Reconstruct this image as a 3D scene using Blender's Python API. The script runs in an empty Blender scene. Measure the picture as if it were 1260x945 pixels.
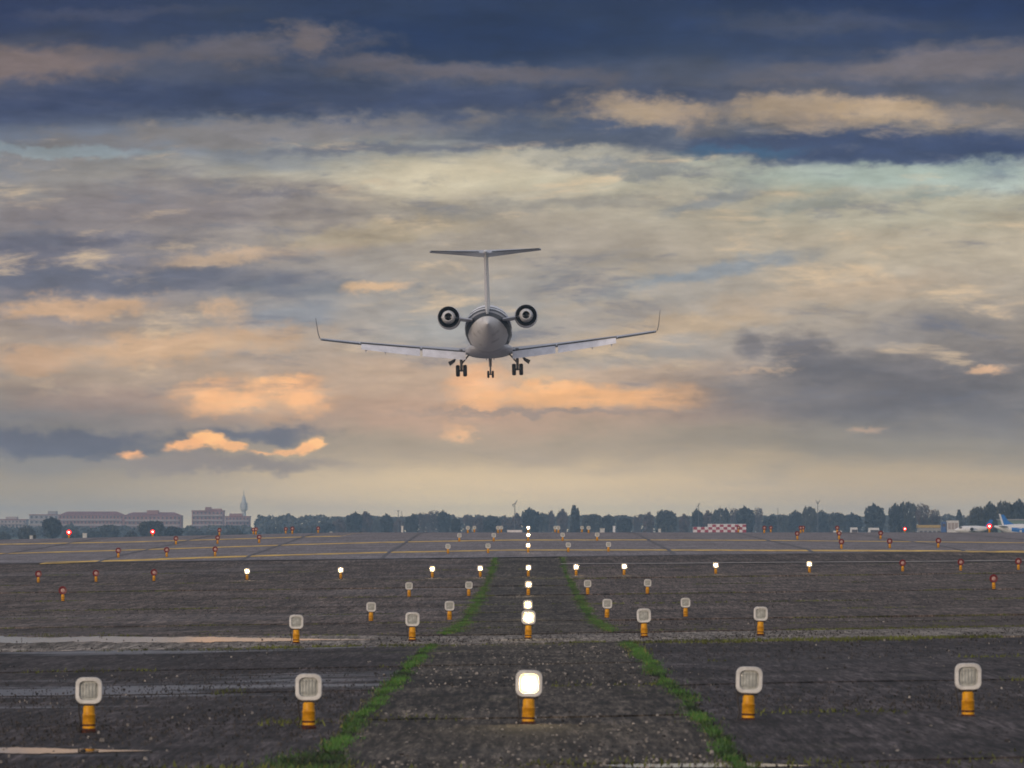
import bpy, math, random
from mathutils import Vector, Matrix, noise as mnoise

R = math.radians
F = 6030.0          # focal length in photograph pixels (1260 wide)
CAMZ = 1.35         # camera height over the asphalt at the first row of lamps
SC = bpy.context.scene
COL = SC.collection

def lin(c, k=1.0):
    o = []
    for v in c:
        v /= 255.0
        o.append((v / 12.92 if v <= 0.04045 else ((v + 0.055) / 1.055) ** 2.4) * k)
    return (o[0], o[1], o[2], 1.0)

# ------------------------------------------------------------------ camera
cam = bpy.data.cameras.new('camera')
cam.sensor_width = 36.0
cam.lens = 36.0 * F / 1260.0
cam.clip_start = 0.5
cam.clip_end = 40000
cam.dof.use_dof = True
cam.dof.focus_distance = 170.0
cam.dof.aperture_fstop = 13.0
camo = bpy.data.objects.new('camera', cam)
COL.objects.link(camo)
camo.location = (0, 0, CAMZ)
# centre line vanishes at px 650, eye level at py 650
camo.rotation_euler = (R(90) + math.atan(177.5 / F), 0, math.atan(20.0 / F))
SC.camera = camo

# ------------------------------------------------------------------ colour management, render
SC.view_settings.view_transform = 'Standard'
SC.view_settings.look = 'None'
SC.view_settings.gamma = 1.0
SC.view_settings.use_curve_mapping = False
SC.view_settings.exposure = 0.0
SC.cycles.use_denoising = True
SC.cycles.max_bounces = 6
SC.cycles.diffuse_bounces = 2
SC.cycles.glossy_bounces = 3
SC.cycles.transparent_max_bounces = 8
SC.cycles.volume_bounces = 1
SC.cycles.sample_clamp_indirect = 6.0
SC.cycles.filter_width = 1.75

# ------------------------------------------------------------------ world: Nishita sky behind broken evening cloud
SUN_EL, SUN_AZ = R(9.0), R(212.0)     # low, behind the camera and to its left (azimuth clockwise from +Y)
world = bpy.data.worlds.new('World')
SC.world = world
world.use_nodes = True
NT = world.node_tree
NT.nodes.clear()

def nd(tree, typ, **kw):
    n = tree.nodes.new(typ)
    for k, v in kw.items():
        setattr(n, k, v)
    return n

def mth(tree, op, a, b=None, c=None, clamp=False):
    n = tree.nodes.new('ShaderNodeMath')
    n.operation = op
    n.use_clamp = clamp
    for i, v in enumerate((a, b, c)):
        if v is None:
            continue
        if isinstance(v, (int, float)):
            n.inputs[i].default_value = v
        else:
            tree.links.new(v, n.inputs[i])
    return n.outputs[0]

def mapr(tree, v, a, b, c=0.0, d=1.0, kind='SMOOTHSTEP'):
    n = tree.nodes.new('ShaderNodeMapRange')
    n.interpolation_type = kind
    tree.links.new(v, n.inputs[0])
    for i, x in enumerate((a, b, c, d)):
        if isinstance(x, (int, float)):
            n.inputs[i + 1].default_value = x
        else:
            tree.links.new(x, n.inputs[i + 1])
    return n.outputs[0]

def mixc(tree, f, a, b, blend='MIX'):
    n = tree.nodes.new('ShaderNodeMix')
    n.data_type = 'RGBA'
    n.blend_type = blend
    for i, v in ((0, f), (6, a), (7, b)):
        if isinstance(v, (int, float)):
            n.inputs[i].default_value = v
        elif isinstance(v, tuple):
            n.inputs[i].default_value = v
        else:
            tree.links.new(v, n.inputs[i])
    return n.outputs[2]

def noise(tree, vec, scale, detail=5.0, rough=0.55, dist=0.0):
    n = tree.nodes.new('ShaderNodeTexNoise')
    n.inputs['Scale'].default_value = scale
    n.inputs['Detail'].default_value = detail
    n.inputs['Roughness'].default_value = rough
    n.inputs['Distortion'].default_value = dist
    if vec is not None:
        tree.links.new(vec, n.inputs['Vector'])
    return n

def mapping(tree, vec, loc=(0, 0, 0), rot=0.0, sc=(1, 1, 1), kind='POINT'):
    n = tree.nodes.new('ShaderNodeMapping')
    n.vector_type = kind
    tree.links.new(vec, n.inputs[0])
    n.inputs['Location'].default_value = loc
    n.inputs['Rotation'].default_value = (0, 0, rot)
    n.inputs['Scale'].default_value = sc
    return n.outputs[0]

def ramp(tree, f, stops):
    n = tree.nodes.new('ShaderNodeValToRGB')
    n.color_ramp.interpolation = 'EASE'
    els = n.color_ramp.elements
    while len(els) < len(stops):
        els.new(0.5)
    for e, (p, c) in zip(els, stops):
        e.position = p
        e.color = c
    tree.links.new(f, n.inputs[0])
    return n.outputs[0]

def build_world():
    t = NT
    tc = nd(t, 'ShaderNodeTexCoord')
    sep = nd(t, 'ShaderNodeSeparateXYZ')
    t.links.new(tc.outputs['Generated'], sep.inputs[0])
    az = mth(t, 'ARCTAN2', sep.outputs[0], sep.outputs[1])
    el = mth(t, 'ARCSINE', sep.outputs[2])
    K = F / 100.0
    u = mth(t, 'MULTIPLY', az, K)          # hundredths of a photograph pixel right of the centre line ...
    v = mth(t, 'MULTIPLY', el, K)          # ... and above eye level: plain azimuth and elevation
    cx = nd(t, 'ShaderNodeCombineXYZ')
    t.links.new(u, cx.inputs[0]); t.links.new(v, cx.inputs[1])
    P = cx.outputs[0]
    # noises
    streak = noise(t, mapping(t, P, rot=R(-5), sc=(0.36, 1.5, 1)), 1.0, 7, 0.58, 0.25)
    bill = noise(t, mapping(t, P, sc=(1.25, 2.3, 1)), 1.0, 8, 0.6, 0.1)
    fine = noise(t, mapping(t, P, rot=R(-8), sc=(1.6, 6.5, 1)), 1.0, 6, 0.62, 0.3)
    st = mth(t, 'SUBTRACT', streak.outputs[0], 0.5)
    bl = mth(t, 'SUBTRACT', bill.outputs[0], 0.5)
    fn = mth(t, 'SUBTRACT', fine.outputs[0], 0.5)
    # ragged outlines: the banks' coordinates are bent by two noises
    w1 = noise(t, mapping(t, P, loc=(4.3, 1.7, 0), sc=(1.0, 2.2, 1)), 1.0, 3, 0.55)
    w2 = noise(t, mapping(t, P, loc=(9.1, 5.2, 0), sc=(3.2, 5.2, 1)), 1.0, 7, 0.66)
    def bend(src, wn, amt):
        a = nd(t, 'ShaderNodeVectorMath', operation='SUBTRACT')
        t.links.new(wn.outputs['Color'], a.inputs[0]); a.inputs[1].default_value = (.5, .5, .5)
        m_ = nd(t, 'ShaderNodeVectorMath', operation='MULTIPLY_ADD')
        t.links.new(a.outputs[0], m_.inputs[0]); m_.inputs[1].default_value = amt; t.links.new(src, m_.inputs[2])
        return m_.outputs[0]
    PW = bend(bend(P, w1, (0.9, 0.30, 0)), w2, (0.70, 0.34, 0))
    PC = bend(bend(P, w1, (0.25, 0.10, 0)), w2, (0.30, 0.22, 0))
    vw = mth(t, 'ADD', v, mth(t, 'MULTIPLY', st, 1.1))
    f7 = mth(t, 'DIVIDE', vw, 7.0)
    py = lambda y: (650 - y) / 700.0
    def col(stops):
        return ramp(t, f7, [(max(0, py(y)), lin(c)) for y, c in stops])
    # colour against elevation, for three bearings
    cl = col([(648, (206, 184, 148)), (605, (176, 161, 140)), (560, (150, 143, 138)), (520, (143, 137, 137)), (470, (168, 152, 140)),
              (420, (166, 152, 143)), (370, (148, 140, 142)), (330, (125, 124, 137)), (280, (142, 136, 140)), (225, (148, 144, 145)),
              (180, (120, 126, 142)), (130, (78, 88, 117)), (80, (92, 95, 114)), (30, (62, 74, 106)), (0, (55, 68, 102))])
    cc = col([(648, (246, 222, 176)), (600, (220, 197, 162)), (550, (177, 161, 143)), (510, (186, 160, 141)), (460, (186, 165, 148)),
              (410, (172, 163, 157)), (360, (160, 155, 153)), (310, (166, 157, 150)), (260, (166, 157, 148)), (215, (184, 177, 163)),
              (180, (150, 149, 148)), (145, (86, 95, 120)), (90, (84, 91, 115)), (45, (40, 66, 104)), (0, (44, 66, 103))])
    cr = col([(648, (222, 199, 160)), (600, (197, 177, 148)), (550, (155, 146, 136)), (500, (132, 128, 130)), (450, (146, 139, 138)),
              (400, (166, 156, 148)), (350, (172, 162, 152)), (300, (176, 166, 153)), (250, (172, 167, 155)), (215, (166, 173, 170)),
              (185, (78, 93, 124)), (145, (120, 118, 126)), (100, (92, 97, 118)), (45, (56, 74, 110)), (0, (44, 66, 104))])
    c = mixc(t, mapr(t, u, -6.2, -1.0), cl, cc)
    c = mixc(t, mapr(t, u, 0.2, 4.2), c, cr)
    base = c
    # placed cloud banks: (px, py, rx, ry, tilt, colour, opacity, softness, ragged, noise)
    B = [
        (560, 48, 290, 42, 0, (31, 62, 103), .85, .75, .5, 's'),
        (40, 82, 125, 27, 0, (138, 124, 124), .85, .8, .8, 'b'),
        (300, 62, 190, 20, 4, (118, 112, 122), .8, .9, 1.0, 'b'),
        (372, 52, 42, 24, 0, (126, 116, 120), .7, .8, .8, 'b'),
        (560, 86, 230, 15, -3, (116, 110, 120), .8, .9, .9, 'b'),
        (1150, 80, 230, 24, 3, (132, 124, 130), .8, .9, .9, 's'),
        (1010, 32, 190, 15, 0, (86, 92, 116), .75, .9, .8, 's'),
        (130, 20, 170, 10, 2, (84, 88, 112), .7, .9, .8, 's'),
        (430, 122, 560, 22, 0, (67, 80, 113), .85, .7, .6, 's'),
        (330, 164, 300, 20, 2, (142, 137, 139), .8, .7, .9, 'b'),
        (470, 186, 230, 9, 2, (112, 116, 134), .7, .8, .8, 's'),
        (80, 186, 120, 7, 0, (154, 166, 174), .55, .8, .8, 's'),
        (700, 165, 190, 22, 2, (82, 94, 122), .8, .7, .7, 's'),
        (1060, 182, 280, 22, -1, (70, 86, 121), .92, .55, .5, 'b'),
        (915, 186, 90, 9, 2, (68, 112, 143), .6, .9, .8, 'b'),
        (960, 144, 290, 20, -1, (150, 139, 134), .75, .9, .9, 'b'),
        (790, 136, 90, 22, -4, (186, 166, 145), .75, .9, .9, 'b'),
        (850, 150, 50, 18, -8, (180, 160, 142), .6, .9, .9, 'b'),
        (975, 130, 85, 18, 0, (186, 166, 145), .7, .9, .9, 'b'),
        (1010, 148, 60, 20, 0, (150, 138, 134), .6, .9, .8, 'b'),
        (1100, 136, 100, 18, -3, (190, 168, 144), .75, .9, .9, 'b'),
        (1215, 146, 90, 12, -3, (140, 132, 132), .6, .9, .9, 'b'),
        (905, 160, 70, 14, 0, (98, 104, 124), .75, .9, .7, 'b'),
        (540, 222, 170, 30, 8, (192, 182, 165), .8, .9, .6, 's'),
        (690, 200, 110, 18, 4, (188, 180, 167), .7, .9, .7, 's'),
        (1110, 216, 230, 18, 2, (166, 176, 171), .6, .8, .7, 's'),
        (780, 205, 150, 12, -3, (138, 140, 146), .75, .8, .9, 'b'),
        (690, 252, 200, 13, 3, (148, 144, 142), .7, .9, .9, 's'),
        (865, 247, 75, 14, 16, (138, 142, 150), .65, .9, .9, 's'),
        (1000, 255, 90, 9, 12, (146, 150, 150), .6, .9, .9, 's'),
        (1150, 238, 90, 8, 8, (146, 154, 155), .6, .9, .9, 's'),
        (230, 252, 270, 40, 3, (139, 132, 137), .75, .8, .8, 's'),
        (330, 240, 80, 9, 3, (122, 120, 132), .6, .9, .9, 's'),
        (80, 300, 190, 11, 4, (114, 115, 131), .75, .9, .9, 's'),
        (290, 318, 130, 13, 5, (192, 168, 146), .7, .9, .9, 's'),
        (440, 290, 140, 14, 6, (182, 168, 148), .6, .9, .9, 's'),
        (110, 348, 270, 19, 2, (116, 119, 135), .85, .7, .7, 's'),
        (400, 352, 130, 10, 2, (132, 136, 147), .6, .9, .9, 's'),
        (462, 352, 42, 10, 4, (212, 182, 150), .8, .9, .8, 'b'),
        (95, 380, 130, 15, 3, (204, 172, 142), .75, .8, .9, 'b'),
        (285, 385, 26, 24, -20, (208, 177, 147), .7, .9, .8, 'b'),
        (355, 385, 85, 26, 10, (146, 148, 156), .8, .8, .7, 'b'),
        (210, 428, 190, 22, 5, (204, 173, 143), .75, .9, .9, 'b'),
        (40, 446, 55, 18, 0, (190, 161, 137), .7, .8, .8, 'b'),
        (130, 492, 130, 22, 0, (166, 146, 138), .6, .9, .7, 'b'),
        (310, 490, 105, 28, 2, (212, 172, 134), .65, .9, .9, 'c'),
        (335, 476, 34, 15, 0, (240, 192, 142), .75, .8, 1.0, 'c'),
        (300, 497, 42, 15, 8, (234, 184, 134), .7, .8, 1.0, 'c'),
        (262, 498, 32, 13, 10, (226, 180, 136), .65, .9, 1.0, 'c'),
        (232, 482, 30, 11, 0, (214, 176, 140), .6, .9, 1.0, 'c'),
        (374, 488, 30, 24, 0, (238, 188, 138), .75, .85, .9, 'c'),
        (262, 482, 40, 16, 10, (230, 182, 134), .65, .9, .7, 'b'),
        (318, 533, 90, 13, 0, (120, 121, 133), .85, .8, .7, 'b'),
        (60, 545, 190, 20, -2, (112, 113, 127), .85, .7, .6, 'b'),
        (258, 541, 24, 11, -4, (248, 196, 134), .92, .55, .8, 'c'),
        (230, 550, 24, 8, 4, (240, 186, 130), .9, .6, .8, 'c'),
        (286, 550, 20, 8, -10, (240, 188, 132), .9, .6, .8, 'c'),
        (391, 546, 13, 9, 0, (248, 198, 138), .92, .55, .8, 'c'),
        (376, 552, 14, 7, 0, (242, 190, 134), .9, .6, .8, 'c'),
        (322, 558, 26, 4, 0, (232, 184, 134), .85, .7, .8, 'c'),
        (352, 555, 20, 5, 0, (236, 186, 134), .85, .7, .8, 'c'),
        (164, 562, 20, 7, 0, (242, 186, 130), .9, .6, .8, 'c'),
        (270, 571, 160, 13, 0, (158, 146, 140), .92, .7, .4, 'b'),
        (592, 480, 46, 32, 0, (232, 184, 140), .75, .8, .8, 'c'),
        (725, 488, 175, 16, 0, (226, 180, 132), .85, .8, .8, 'c'),
        (690, 478, 60, 12, 0, (234, 186, 136), .7, .9, .8, 'b'),
        (670, 508, 200, 5, 0, (160, 146, 140), .7, .9, .5, 's'),
        (575, 535, 24, 14, -10, (226, 184, 142), .75, .9, .9, 'b'),
        (560, 402, 110, 34, 5, (158, 160, 164), .6, .9, .8, 's'),
        (745, 362, 90, 26, 8, (188, 174, 158), .65, .9, .8, 'b'),
        (850, 340, 160, 13, 12, (142, 150, 162), .75, .9, .8, 's'),
        (850, 402, 170, 16, 8, (190, 170, 148), .7, .9, .9, 's'),
        (770, 440, 150, 14, 5, (158, 158, 160), .55, .9, .8, 's'),
        (1020, 360, 200, 18, 7, (186, 168, 150), .6, .9, .9, 's'),
        (1120, 408, 150, 24, 8, (150, 145, 146), .6, .9, .9, 's'),
        (1085, 472, 210, 46, 3, (122, 118, 122), .9, .8, .4, 'c'),
        (955, 482, 130, 20, 0, (138, 131, 130), .7, .9, .6, 'b'),
        (928, 430, 26, 22, 10, (120, 117, 124), .75, .8, .9, 'c'),
        (984, 430, 42, 27, 0, (116, 113, 120), .82, .75, .9, 'c'),
        (1015, 452, 90, 24, 0, (120, 117, 122), .75, .9, .8, 'c'),
        (1215, 457, 30, 7, 0, (212, 178, 148), .8, .7, .8, 'c'),
        (1057, 530, 20, 7, 0, (188, 163, 144), .7, .8, .8, 'b'),
        (930, 460, 60, 5, 3, (182, 160, 142), .6, .9, .9, 's'),
    ]
    def after(src, done):
        # evaluate this group of banks only once the earlier ones are mixed (keeps the shader's working memory small)
        q = nd(t, 'ShaderNodeVectorMath', operation='MULTIPLY_ADD')
        t.links.new(done, q.inputs[0]); q.inputs[1].default_value = (1e-6, 1e-6, 1e-6); t.links.new(src, q.inputs[2])
        return q.outputs[0]
    PW0, PC0 = PW, PC
    for i, (x, y, rx, ry, rot, rgb, op, soft, rag, nz) in enumerate(B):
        if i and i % 8 == 0:
            PW, PC = after(PW0, c), after(PC0, c)
        m = mapping(t, PC if nz == 'c' else PW, loc=((x - 650) / 100, (650 - y) / 100, 0), rot=R(rot), sc=(rx / 100, ry / 100, 1), kind='TEXTURE')
        ln = nd(t, 'ShaderNodeVectorMath', operation='LENGTH')
        t.links.new(m, ln.inputs[0])
        r = mth(t, 'MULTIPLY_ADD', st if nz == 's' else bl, rag * 2.0, ln.outputs['Value'])
        r = mth(t, 'MULTIPLY_ADD', fn, rag * 0.9, r)
        k = mapr(t, r, 1.05 + 0.25 * soft, 1.05 - 0.95 * soft, 0.0, op)
        c = mixc(t, k, c, lin(rgb))
    # broad and fine light-and-dark of the cloud sheet, everywhere
    g = mth(t, 'MULTIPLY_ADD', st, 0.50, 1.0)
    g = mth(t, 'MULTIPLY_ADD', fn, mapr(t, v, 0.3, 2.2, 0.0, 0.46), g)
    g = mth(t, 'MULTIPLY_ADD', bl, mapr(t, v, 0.3, 2.2, 0.0, 0.42), g)
    gc = nd(t, 'ShaderNodeCombineColor')
    for i in range(3):
        t.links.new(g, gc.inputs[i])
    c = mixc(t, 1.0, c, gc.outputs[0], 'MULTIPLY')
    base = mixc(t, 1.0, base, gc.outputs[0], 'MULTIPLY')
    # layers: slate where the sheet is thick, cream where the low sun gets at it
    lay = noise(t, mapping(t, P, loc=(2.2, 8.4, 0), rot=R(-7), sc=(0.50, 2.1, 1)), 1.0, 9, 0.66, 0.3)
    reg = mth(t, 'MULTIPLY', mapr(t, v, 1.0, 2.2), mapr(t, v, 5.4, 4.4))
    def layers(x):
        x = mixc(t, mth(t, 'MULTIPLY', reg, mapr(t, lay.outputs[0], 0.47, 0.28, 0.0, 0.75)), x, lin((122, 124, 138)))
        return mixc(t, mth(t, 'MULTIPLY', reg, mapr(t, lay.outputs[0], 0.53, 0.72, 0.0, 0.70)), x, lin((210, 188, 162)))
    c = layers(c); base = layers(base)
    def contrast(x):
        gm = nd(t, 'ShaderNodeGamma'); t.links.new(x, gm.inputs[0]); gm.inputs[1].default_value = 1.42
        hs = nd(t, 'ShaderNodeHueSaturation'); hs.inputs['Saturation'].default_value = 0.95
        t.links.new(mixc(t, 1.0, gm.outputs[0], (1.59, 1.61, 1.54, 1), 'MULTIPLY'), hs.inputs['Color'])
        return hs.outputs[0]
    c = contrast(c); base = contrast(base)
    # higher up the sheet goes on as broken grey-blue cloud
    big = noise(t, mapping(t, tc.outputs['Generated'], sc=(1.0, 1.0, 3.0)), 2.6, 6, 0.6, 0.2)
    up = mixc(t, mapr(t, big.outputs[0], 0.38, 0.64), lin((126, 138, 164)), lin((240, 234, 231)))
    base = mixc(t, mapr(t, v, 6.6, 16.0), base, up)
    sky = nd(t, 'ShaderNodeTexSky')
    sky.sky_type = 'NISHITA'
    sky.sun_disc = False
    sky.sun_elevation = SUN_EL
    sky.sun_rotation = SUN_AZ
    sky.altitude = 100
    sky.air_density = 1.2
    sky.dust_density = 2.0
    b1 = nd(t, 'ShaderNodeBackground'); b1.inputs[1].default_value = 0.10
    t.links.new(sky.outputs[0], b1.inputs[0])
    b2 = nd(t, 'ShaderNodeBackground'); b2.inputs[1].default_value = 1.0
    t.links.new(c, b2.inputs[0])
    ms = nd(t, 'ShaderNodeMixShader')
    cov = mapr(t, big.outputs[0], 0.2, 0.55, 0.90, 0.98)
    t.links.new(cov, ms.inputs[0])
    # the placed banks only lie in one stretch of the sky; elsewhere the plain sheet goes on
    b3 = nd(t, 'ShaderNodeBackground'); b3.inputs[1].default_value = 1.0
    t.links.new(base, b3.inputs[0])
    zone = mth(t, 'MULTIPLY', mapr(t, mth(t, 'ABSOLUTE', u), 9.5, 7.6), mapr(t, v, 8.6, 6.7))
    mz = nd(t, 'ShaderNodeMixShader')
    t.links.new(zone, mz.inputs[0]); t.links.new(b3.outputs[0], mz.inputs[1]); t.links.new(b2.outputs[0], mz.inputs[2])
    t.links.new(b1.outputs[0], ms.inputs[1]); t.links.new(mz.outputs[0], ms.inputs[2])
    out = nd(t, 'ShaderNodeOutputWorld')
    t.links.new(ms.outputs[0], out.inputs[0])
build_world()

sl = bpy.data.lights.new('sun', 'SUN')
sl.energy = 1.4
sl.angle = R(12)
sl.color = (1.0, 0.80, 0.62)
so = bpy.data.objects.new('sun', sl)
COL.objects.link(so)
so.rotation_euler = (R(90) - SUN_EL, 0, R(180) - SUN_AZ)
so.location = (-40, -60, 60)

# ------------------------------------------------------------------ helpers: meshes
class MB:
    """collects faces, then becomes one mesh object"""
    def __init__(s):
        s.v, s.f, s.mi = [], [], []
    def add(s, vs, fs, m=0):
        o = len(s.v)
        s.v += [tuple(p) for p in vs]
        for q in fs:
            s.f.append([i + o for i in q]); s.mi.append(m)
    def box(s, c, d, m=0, rz=0.0, taper=1.0):
        x, y, z = d[0] / 2, d[1] / 2, d[2] / 2
        vs = []
        for k in (-1, 1):
            q = taper if k > 0 else 1.0
            for a, b in ((-1, -1), (1, -1), (1, 1), (-1, 1)):
                px, py = a * x * q, b * y * q
                vs.append((c[0] + px * math.cos(rz) - py * math.sin(rz), c[1] + px * math.sin(rz) + py * math.cos(rz), c[2] + k * z))
        s.add(vs, [(3, 2, 1, 0), (4, 5, 6, 7), (0, 1, 5, 4), (1, 2, 6, 5), (2, 3, 7, 6), (3, 0, 4, 7)], m)
    def loft(s, rings, cap=True, m=0, closed=True):
        n = len(rings[0])
        vs = [p for r in rings for p in r]
        fs = []
        for i in range(len(rings) - 1):
            for j in range(n if closed else n - 1):
                k = (j + 1) % n
                fs.append((i * n + j, i * n + k, (i + 1) * n + k, (i + 1) * n + j))
        if cap:
            fs.append(tuple(reversed(range(n))))
            fs.append(tuple((len(rings) - 1) * n + j for j in range(n)))
        s.add(vs, fs, m)
    def tube(s, pts, rad, n=8, m=0, cap=True):
        pts = [Vector(p) for p in pts]
        rings = []
        for i, p in enumerate(pts):
            a = pts[max(i - 1, 0)]; b = pts[min(i + 1, len(pts) - 1)]
            d = (b - a).normalized()
            up = Vector((0, 0, 1)) if abs(d.z) < 0.9 else Vector((1, 0, 0))
            x = d.cross(up).normalized(); y = d.cross(x).normalized()
            r = rad[i] if isinstance(rad, (list, tuple)) else rad
            rings.append([p + x * (r * math.cos(2 * math.pi * j / n)) + y * (r * math.sin(2 * math.pi * j / n)) for j in range(n)])
        s.loft(rings, cap, m)
    def lathe(s, prof, axis='z', n=16, c=(0, 0, 0), m=0, cap=True):
        rings = []
        for r, h in prof:
            ring = []
            for j in range(n):
                a = 2 * math.pi * j / n
                if axis == 'z':
                    ring.append((c[0] + r * math.cos(a), c[1] + r * math.sin(a), c[2] + h))
                elif axis == 'y':
                    ring.append((c[0] + r * math.cos(a), c[1] + h, c[2] - r * math.sin(a)))
                else:
                    ring.append((c[0] + h, c[1] + r * math.cos(a), c[2] + r * math.sin(a)))
            rings.append(ring)
        s.loft(rings, cap, m)
    def build(s, name, mats, parent=None, smooth=False, loc=None):
        me = bpy.data.meshes.new(name)
        me.from_pydata(s.v, [], s.f)
        if not isinstance(mats, (list, tuple)):
            mats = [mats]
        for m in mats:
            me.materials.append(m)
        if len(mats) > 1:
            me.polygons.foreach_set('material_index', s.mi)
        if smooth:
            me.polygons.foreach_set('use_smooth', [True] * len(me.polygons))
            try:
                me.set_sharp_from_angle(angle=R(38))
            except Exception:
                pass
        me.update()
        o = bpy.data.objects.new(name, me)
        COL.objects.link(o)
        if parent is not None:
            o.parent = parent
        if loc is not None:
            o.location = loc
        return o

def tag(o, label=None, cat=None, group=None, kind=None):
    if label: o['label'] = label
    if cat: o['category'] = cat
    if group: o['group'] = group
    if kind: o['kind'] = kind
    return o

def empty(name, loc=(0, 0, 0), rz=0.0):
    o = bpy.data.objects.new(name, None)
    o.empty_display_size = 0.2
    COL.objects.link(o)
    o.location = loc
    o.rotation_euler = (0, 0, rz)
    return o

def copy_tree(o, parent=None):
    c = o.copy()
    COL.objects.link(c)
    c.parent = parent
    for ch in list(o.children):
        copy_tree(ch, c)
    return c

# ------------------------------------------------------------------ helpers: materials
def mat(name, rgb, rough=0.6, metal=0.0, spec=0.5, var=0.12, vscale=3.0, emit=None, estr=0.0, bump=0.0, bscale=40.0):
    m = bpy.data.materials.new(name)
    m.use_nodes = True
    t = m.node_tree
    b = t.nodes['Principled BSDF']
    tc = nd(t, 'ShaderNodeTexCoord')
    n = noise(t, tc.outputs['Object'], vscale, 5, 0.6)
    lo = tuple(max(0.0, x * (1 - var * 1.6)) for x in rgb[:3]) + (1,)
    hi = tuple(min(1.0, x * (1 + var)) for x in rgb[:3]) + (1,)
    t.links.new(mixc(t, mapr(t, n.outputs[0], 0.3, 0.7), lo, hi), b.inputs['Base Color'])
    b.inputs['Roughness'].default_value = rough
    b.inputs['Metallic'].default_value = metal
    b.inputs['Specular IOR Level'].default_value = spec
    if emit:
        b.inputs['Emission Color'].default_value = emit + (1,)
        b.inputs['Emission Strength'].default_value = estr
    if bump:
        n2 = noise(t, tc.outputs['Object'], bscale, 4, 0.6)
        bp = nd(t, 'ShaderNodeBump')
        bp.inputs['Strength'].default_value = bump
        bp.inputs['Distance'].default_value = 0.01
        t.links.new(n2.outputs[0], bp.inputs['Height'])
        t.links.new(bp.outputs[0], b.inputs['Normal'])
    return m

def pavement(name, dark, light, wet, moss, speck=0.62, bump=0.8, rlo=0.16, rhi=0.9):
    """worn asphalt or concrete: stains, aggregate, damp patches, thin moss"""
    m = bpy.data.materials.new(name)
    m.use_nodes = True
    t = m.node_tree
    b = t.nodes['Principled BSDF']
    geo = nd(t, 'ShaderNodeNewGeometry')
    oi = nd(t, 'ShaderNodeObjectInfo')
    P = geo.outputs['Position']
    big = noise(t, mapping(t, P, sc=(0.12, 0.16, 1)), 1.0, 6, 0.62, 0.4)
    mid = noise(t, mapping(t, P, sc=(0.9, 0.45, 1)), 1.0, 7, 0.65, 0.3)
    agg = noise(t, mapping(t, P, sc=(20, 1.2, 1)), 1.0, 5, 0.80)
    coarse = noise(t, mapping(t, P, loc=(5, 3, 0), sc=(7.0, 0.26, 1)), 1.0, 6, 0.80)
    strk = noise(t, mapping(t, P, sc=(0.09, 0.9, 1)), 1.0, 6, 0.65, 0.8)
    f = mth(t, 'ADD', mth(t, 'MULTIPLY', mid.outputs[0], 0.5), mth(t, 'MULTIPLY', agg.outputs[0], 0.5))
    c = mixc(t, mapr(t, f, 0.36, 0.64), dark, light)
    k = mapr(t, strk.outputs[0], 0.32, 0.66, 0.84, 1.14)
    k = mth(t, 'MULTIPLY', k, mapr(t, oi.outputs['Random'], 0, 1, 0.82, 1.16, 'LINEAR'))
    k = mth(t, 'MULTIPLY', k, mapr(t, agg.outputs[0], 0.34, 0.68, 1 - speck, 1 + speck))
    k = mth(t, 'MULTIPLY', k, mapr(t, coarse.outputs[0], 0.32, 0.68, 1 - speck * .9, 1 + speck * .9))
    kk = nd(t, 'ShaderNodeCombineColor')
    for i in range(3):
        t.links.new(k, kk.inputs[i])
    c = mixc(t, 1.0, c, kk.outputs[0], 'MULTIPLY')
    # reddish dead moss and olive growth
    mo = noise(t, mapping(t, P, loc=(3, 7, 0), sc=(0.45, 0.35, 1)), 1.0, 8, 0.7, 0.5)
    c = mixc(t, mapr(t, mo.outputs[0], 0.60, 0.72, 0.0, moss), c, lin((74, 76, 34)))
    mo2 = noise(t, mapping(t, P, loc=(13, 2, 0), sc=(0.5, 0.4, 1)), 1.0, 8, 0.7, 0.5)
    c = mixc(t, mapr(t, mo2.outputs[0], 0.66, 0.76, 0.0, moss * 0.6), c, lin((84, 52, 40)))
    t.links.new(c, b.inputs['Base Color'])
    wv = mth(t, 'ADD', mth(t, 'MULTIPLY', big.outputs[0], 0.78), mth(t, 'MULTIPLY', strk.outputs[0], 0.22))
    wm = mth(t, 'MULTIPLY', mapr(t, wv, 0.525, 0.60), wet, clamp=True)
    sx = nd(t, 'ShaderNodeSeparateXYZ'); t.links.new(P, sx.inputs[0])
    wm = mth(t, 'MULTIPLY', wm, mapr(t, sx.outputs[0], 1.6, -1.6, 0.12, 1.0))   # the paving drains to the low side      # water film lying in the low places
    rg = mth(t, 'MULTIPLY_ADD', mth(t, 'SUBTRACT', agg.outputs[0], 0.5), 0.3, rhi)
    rough = nd(t, 'ShaderNodeMix'); t.links.new(wm, rough.inputs[0]); t.links.new(rg, rough.inputs[2]); rough.inputs[3].default_value = rlo
    t.links.new(rough.outputs[0], b.inputs['Roughness'])
    b.inputs['Specular IOR Level'].default_value = 0.22
    bp = nd(t, 'ShaderNodeBump')
    bp.inputs['Strength'].default_value = bump
    bp.inputs['Distance'].default_value = 0.02
    h = mth(t, 'ADD', mth(t, 'MULTIPLY', agg.outputs[0], 0.7), mth(t, 'MULTIPLY', mid.outputs[0], 1.2))
    t.links.new(mapr(t, wm, 0, 1, bump, bump * 0.12, 'LINEAR'), bp.inputs['Strength'])
    t.links.new(h, bp.inputs['Height'])
    t.links.new(bp.outputs[0], b.inputs['Normal'])
    return m

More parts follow.
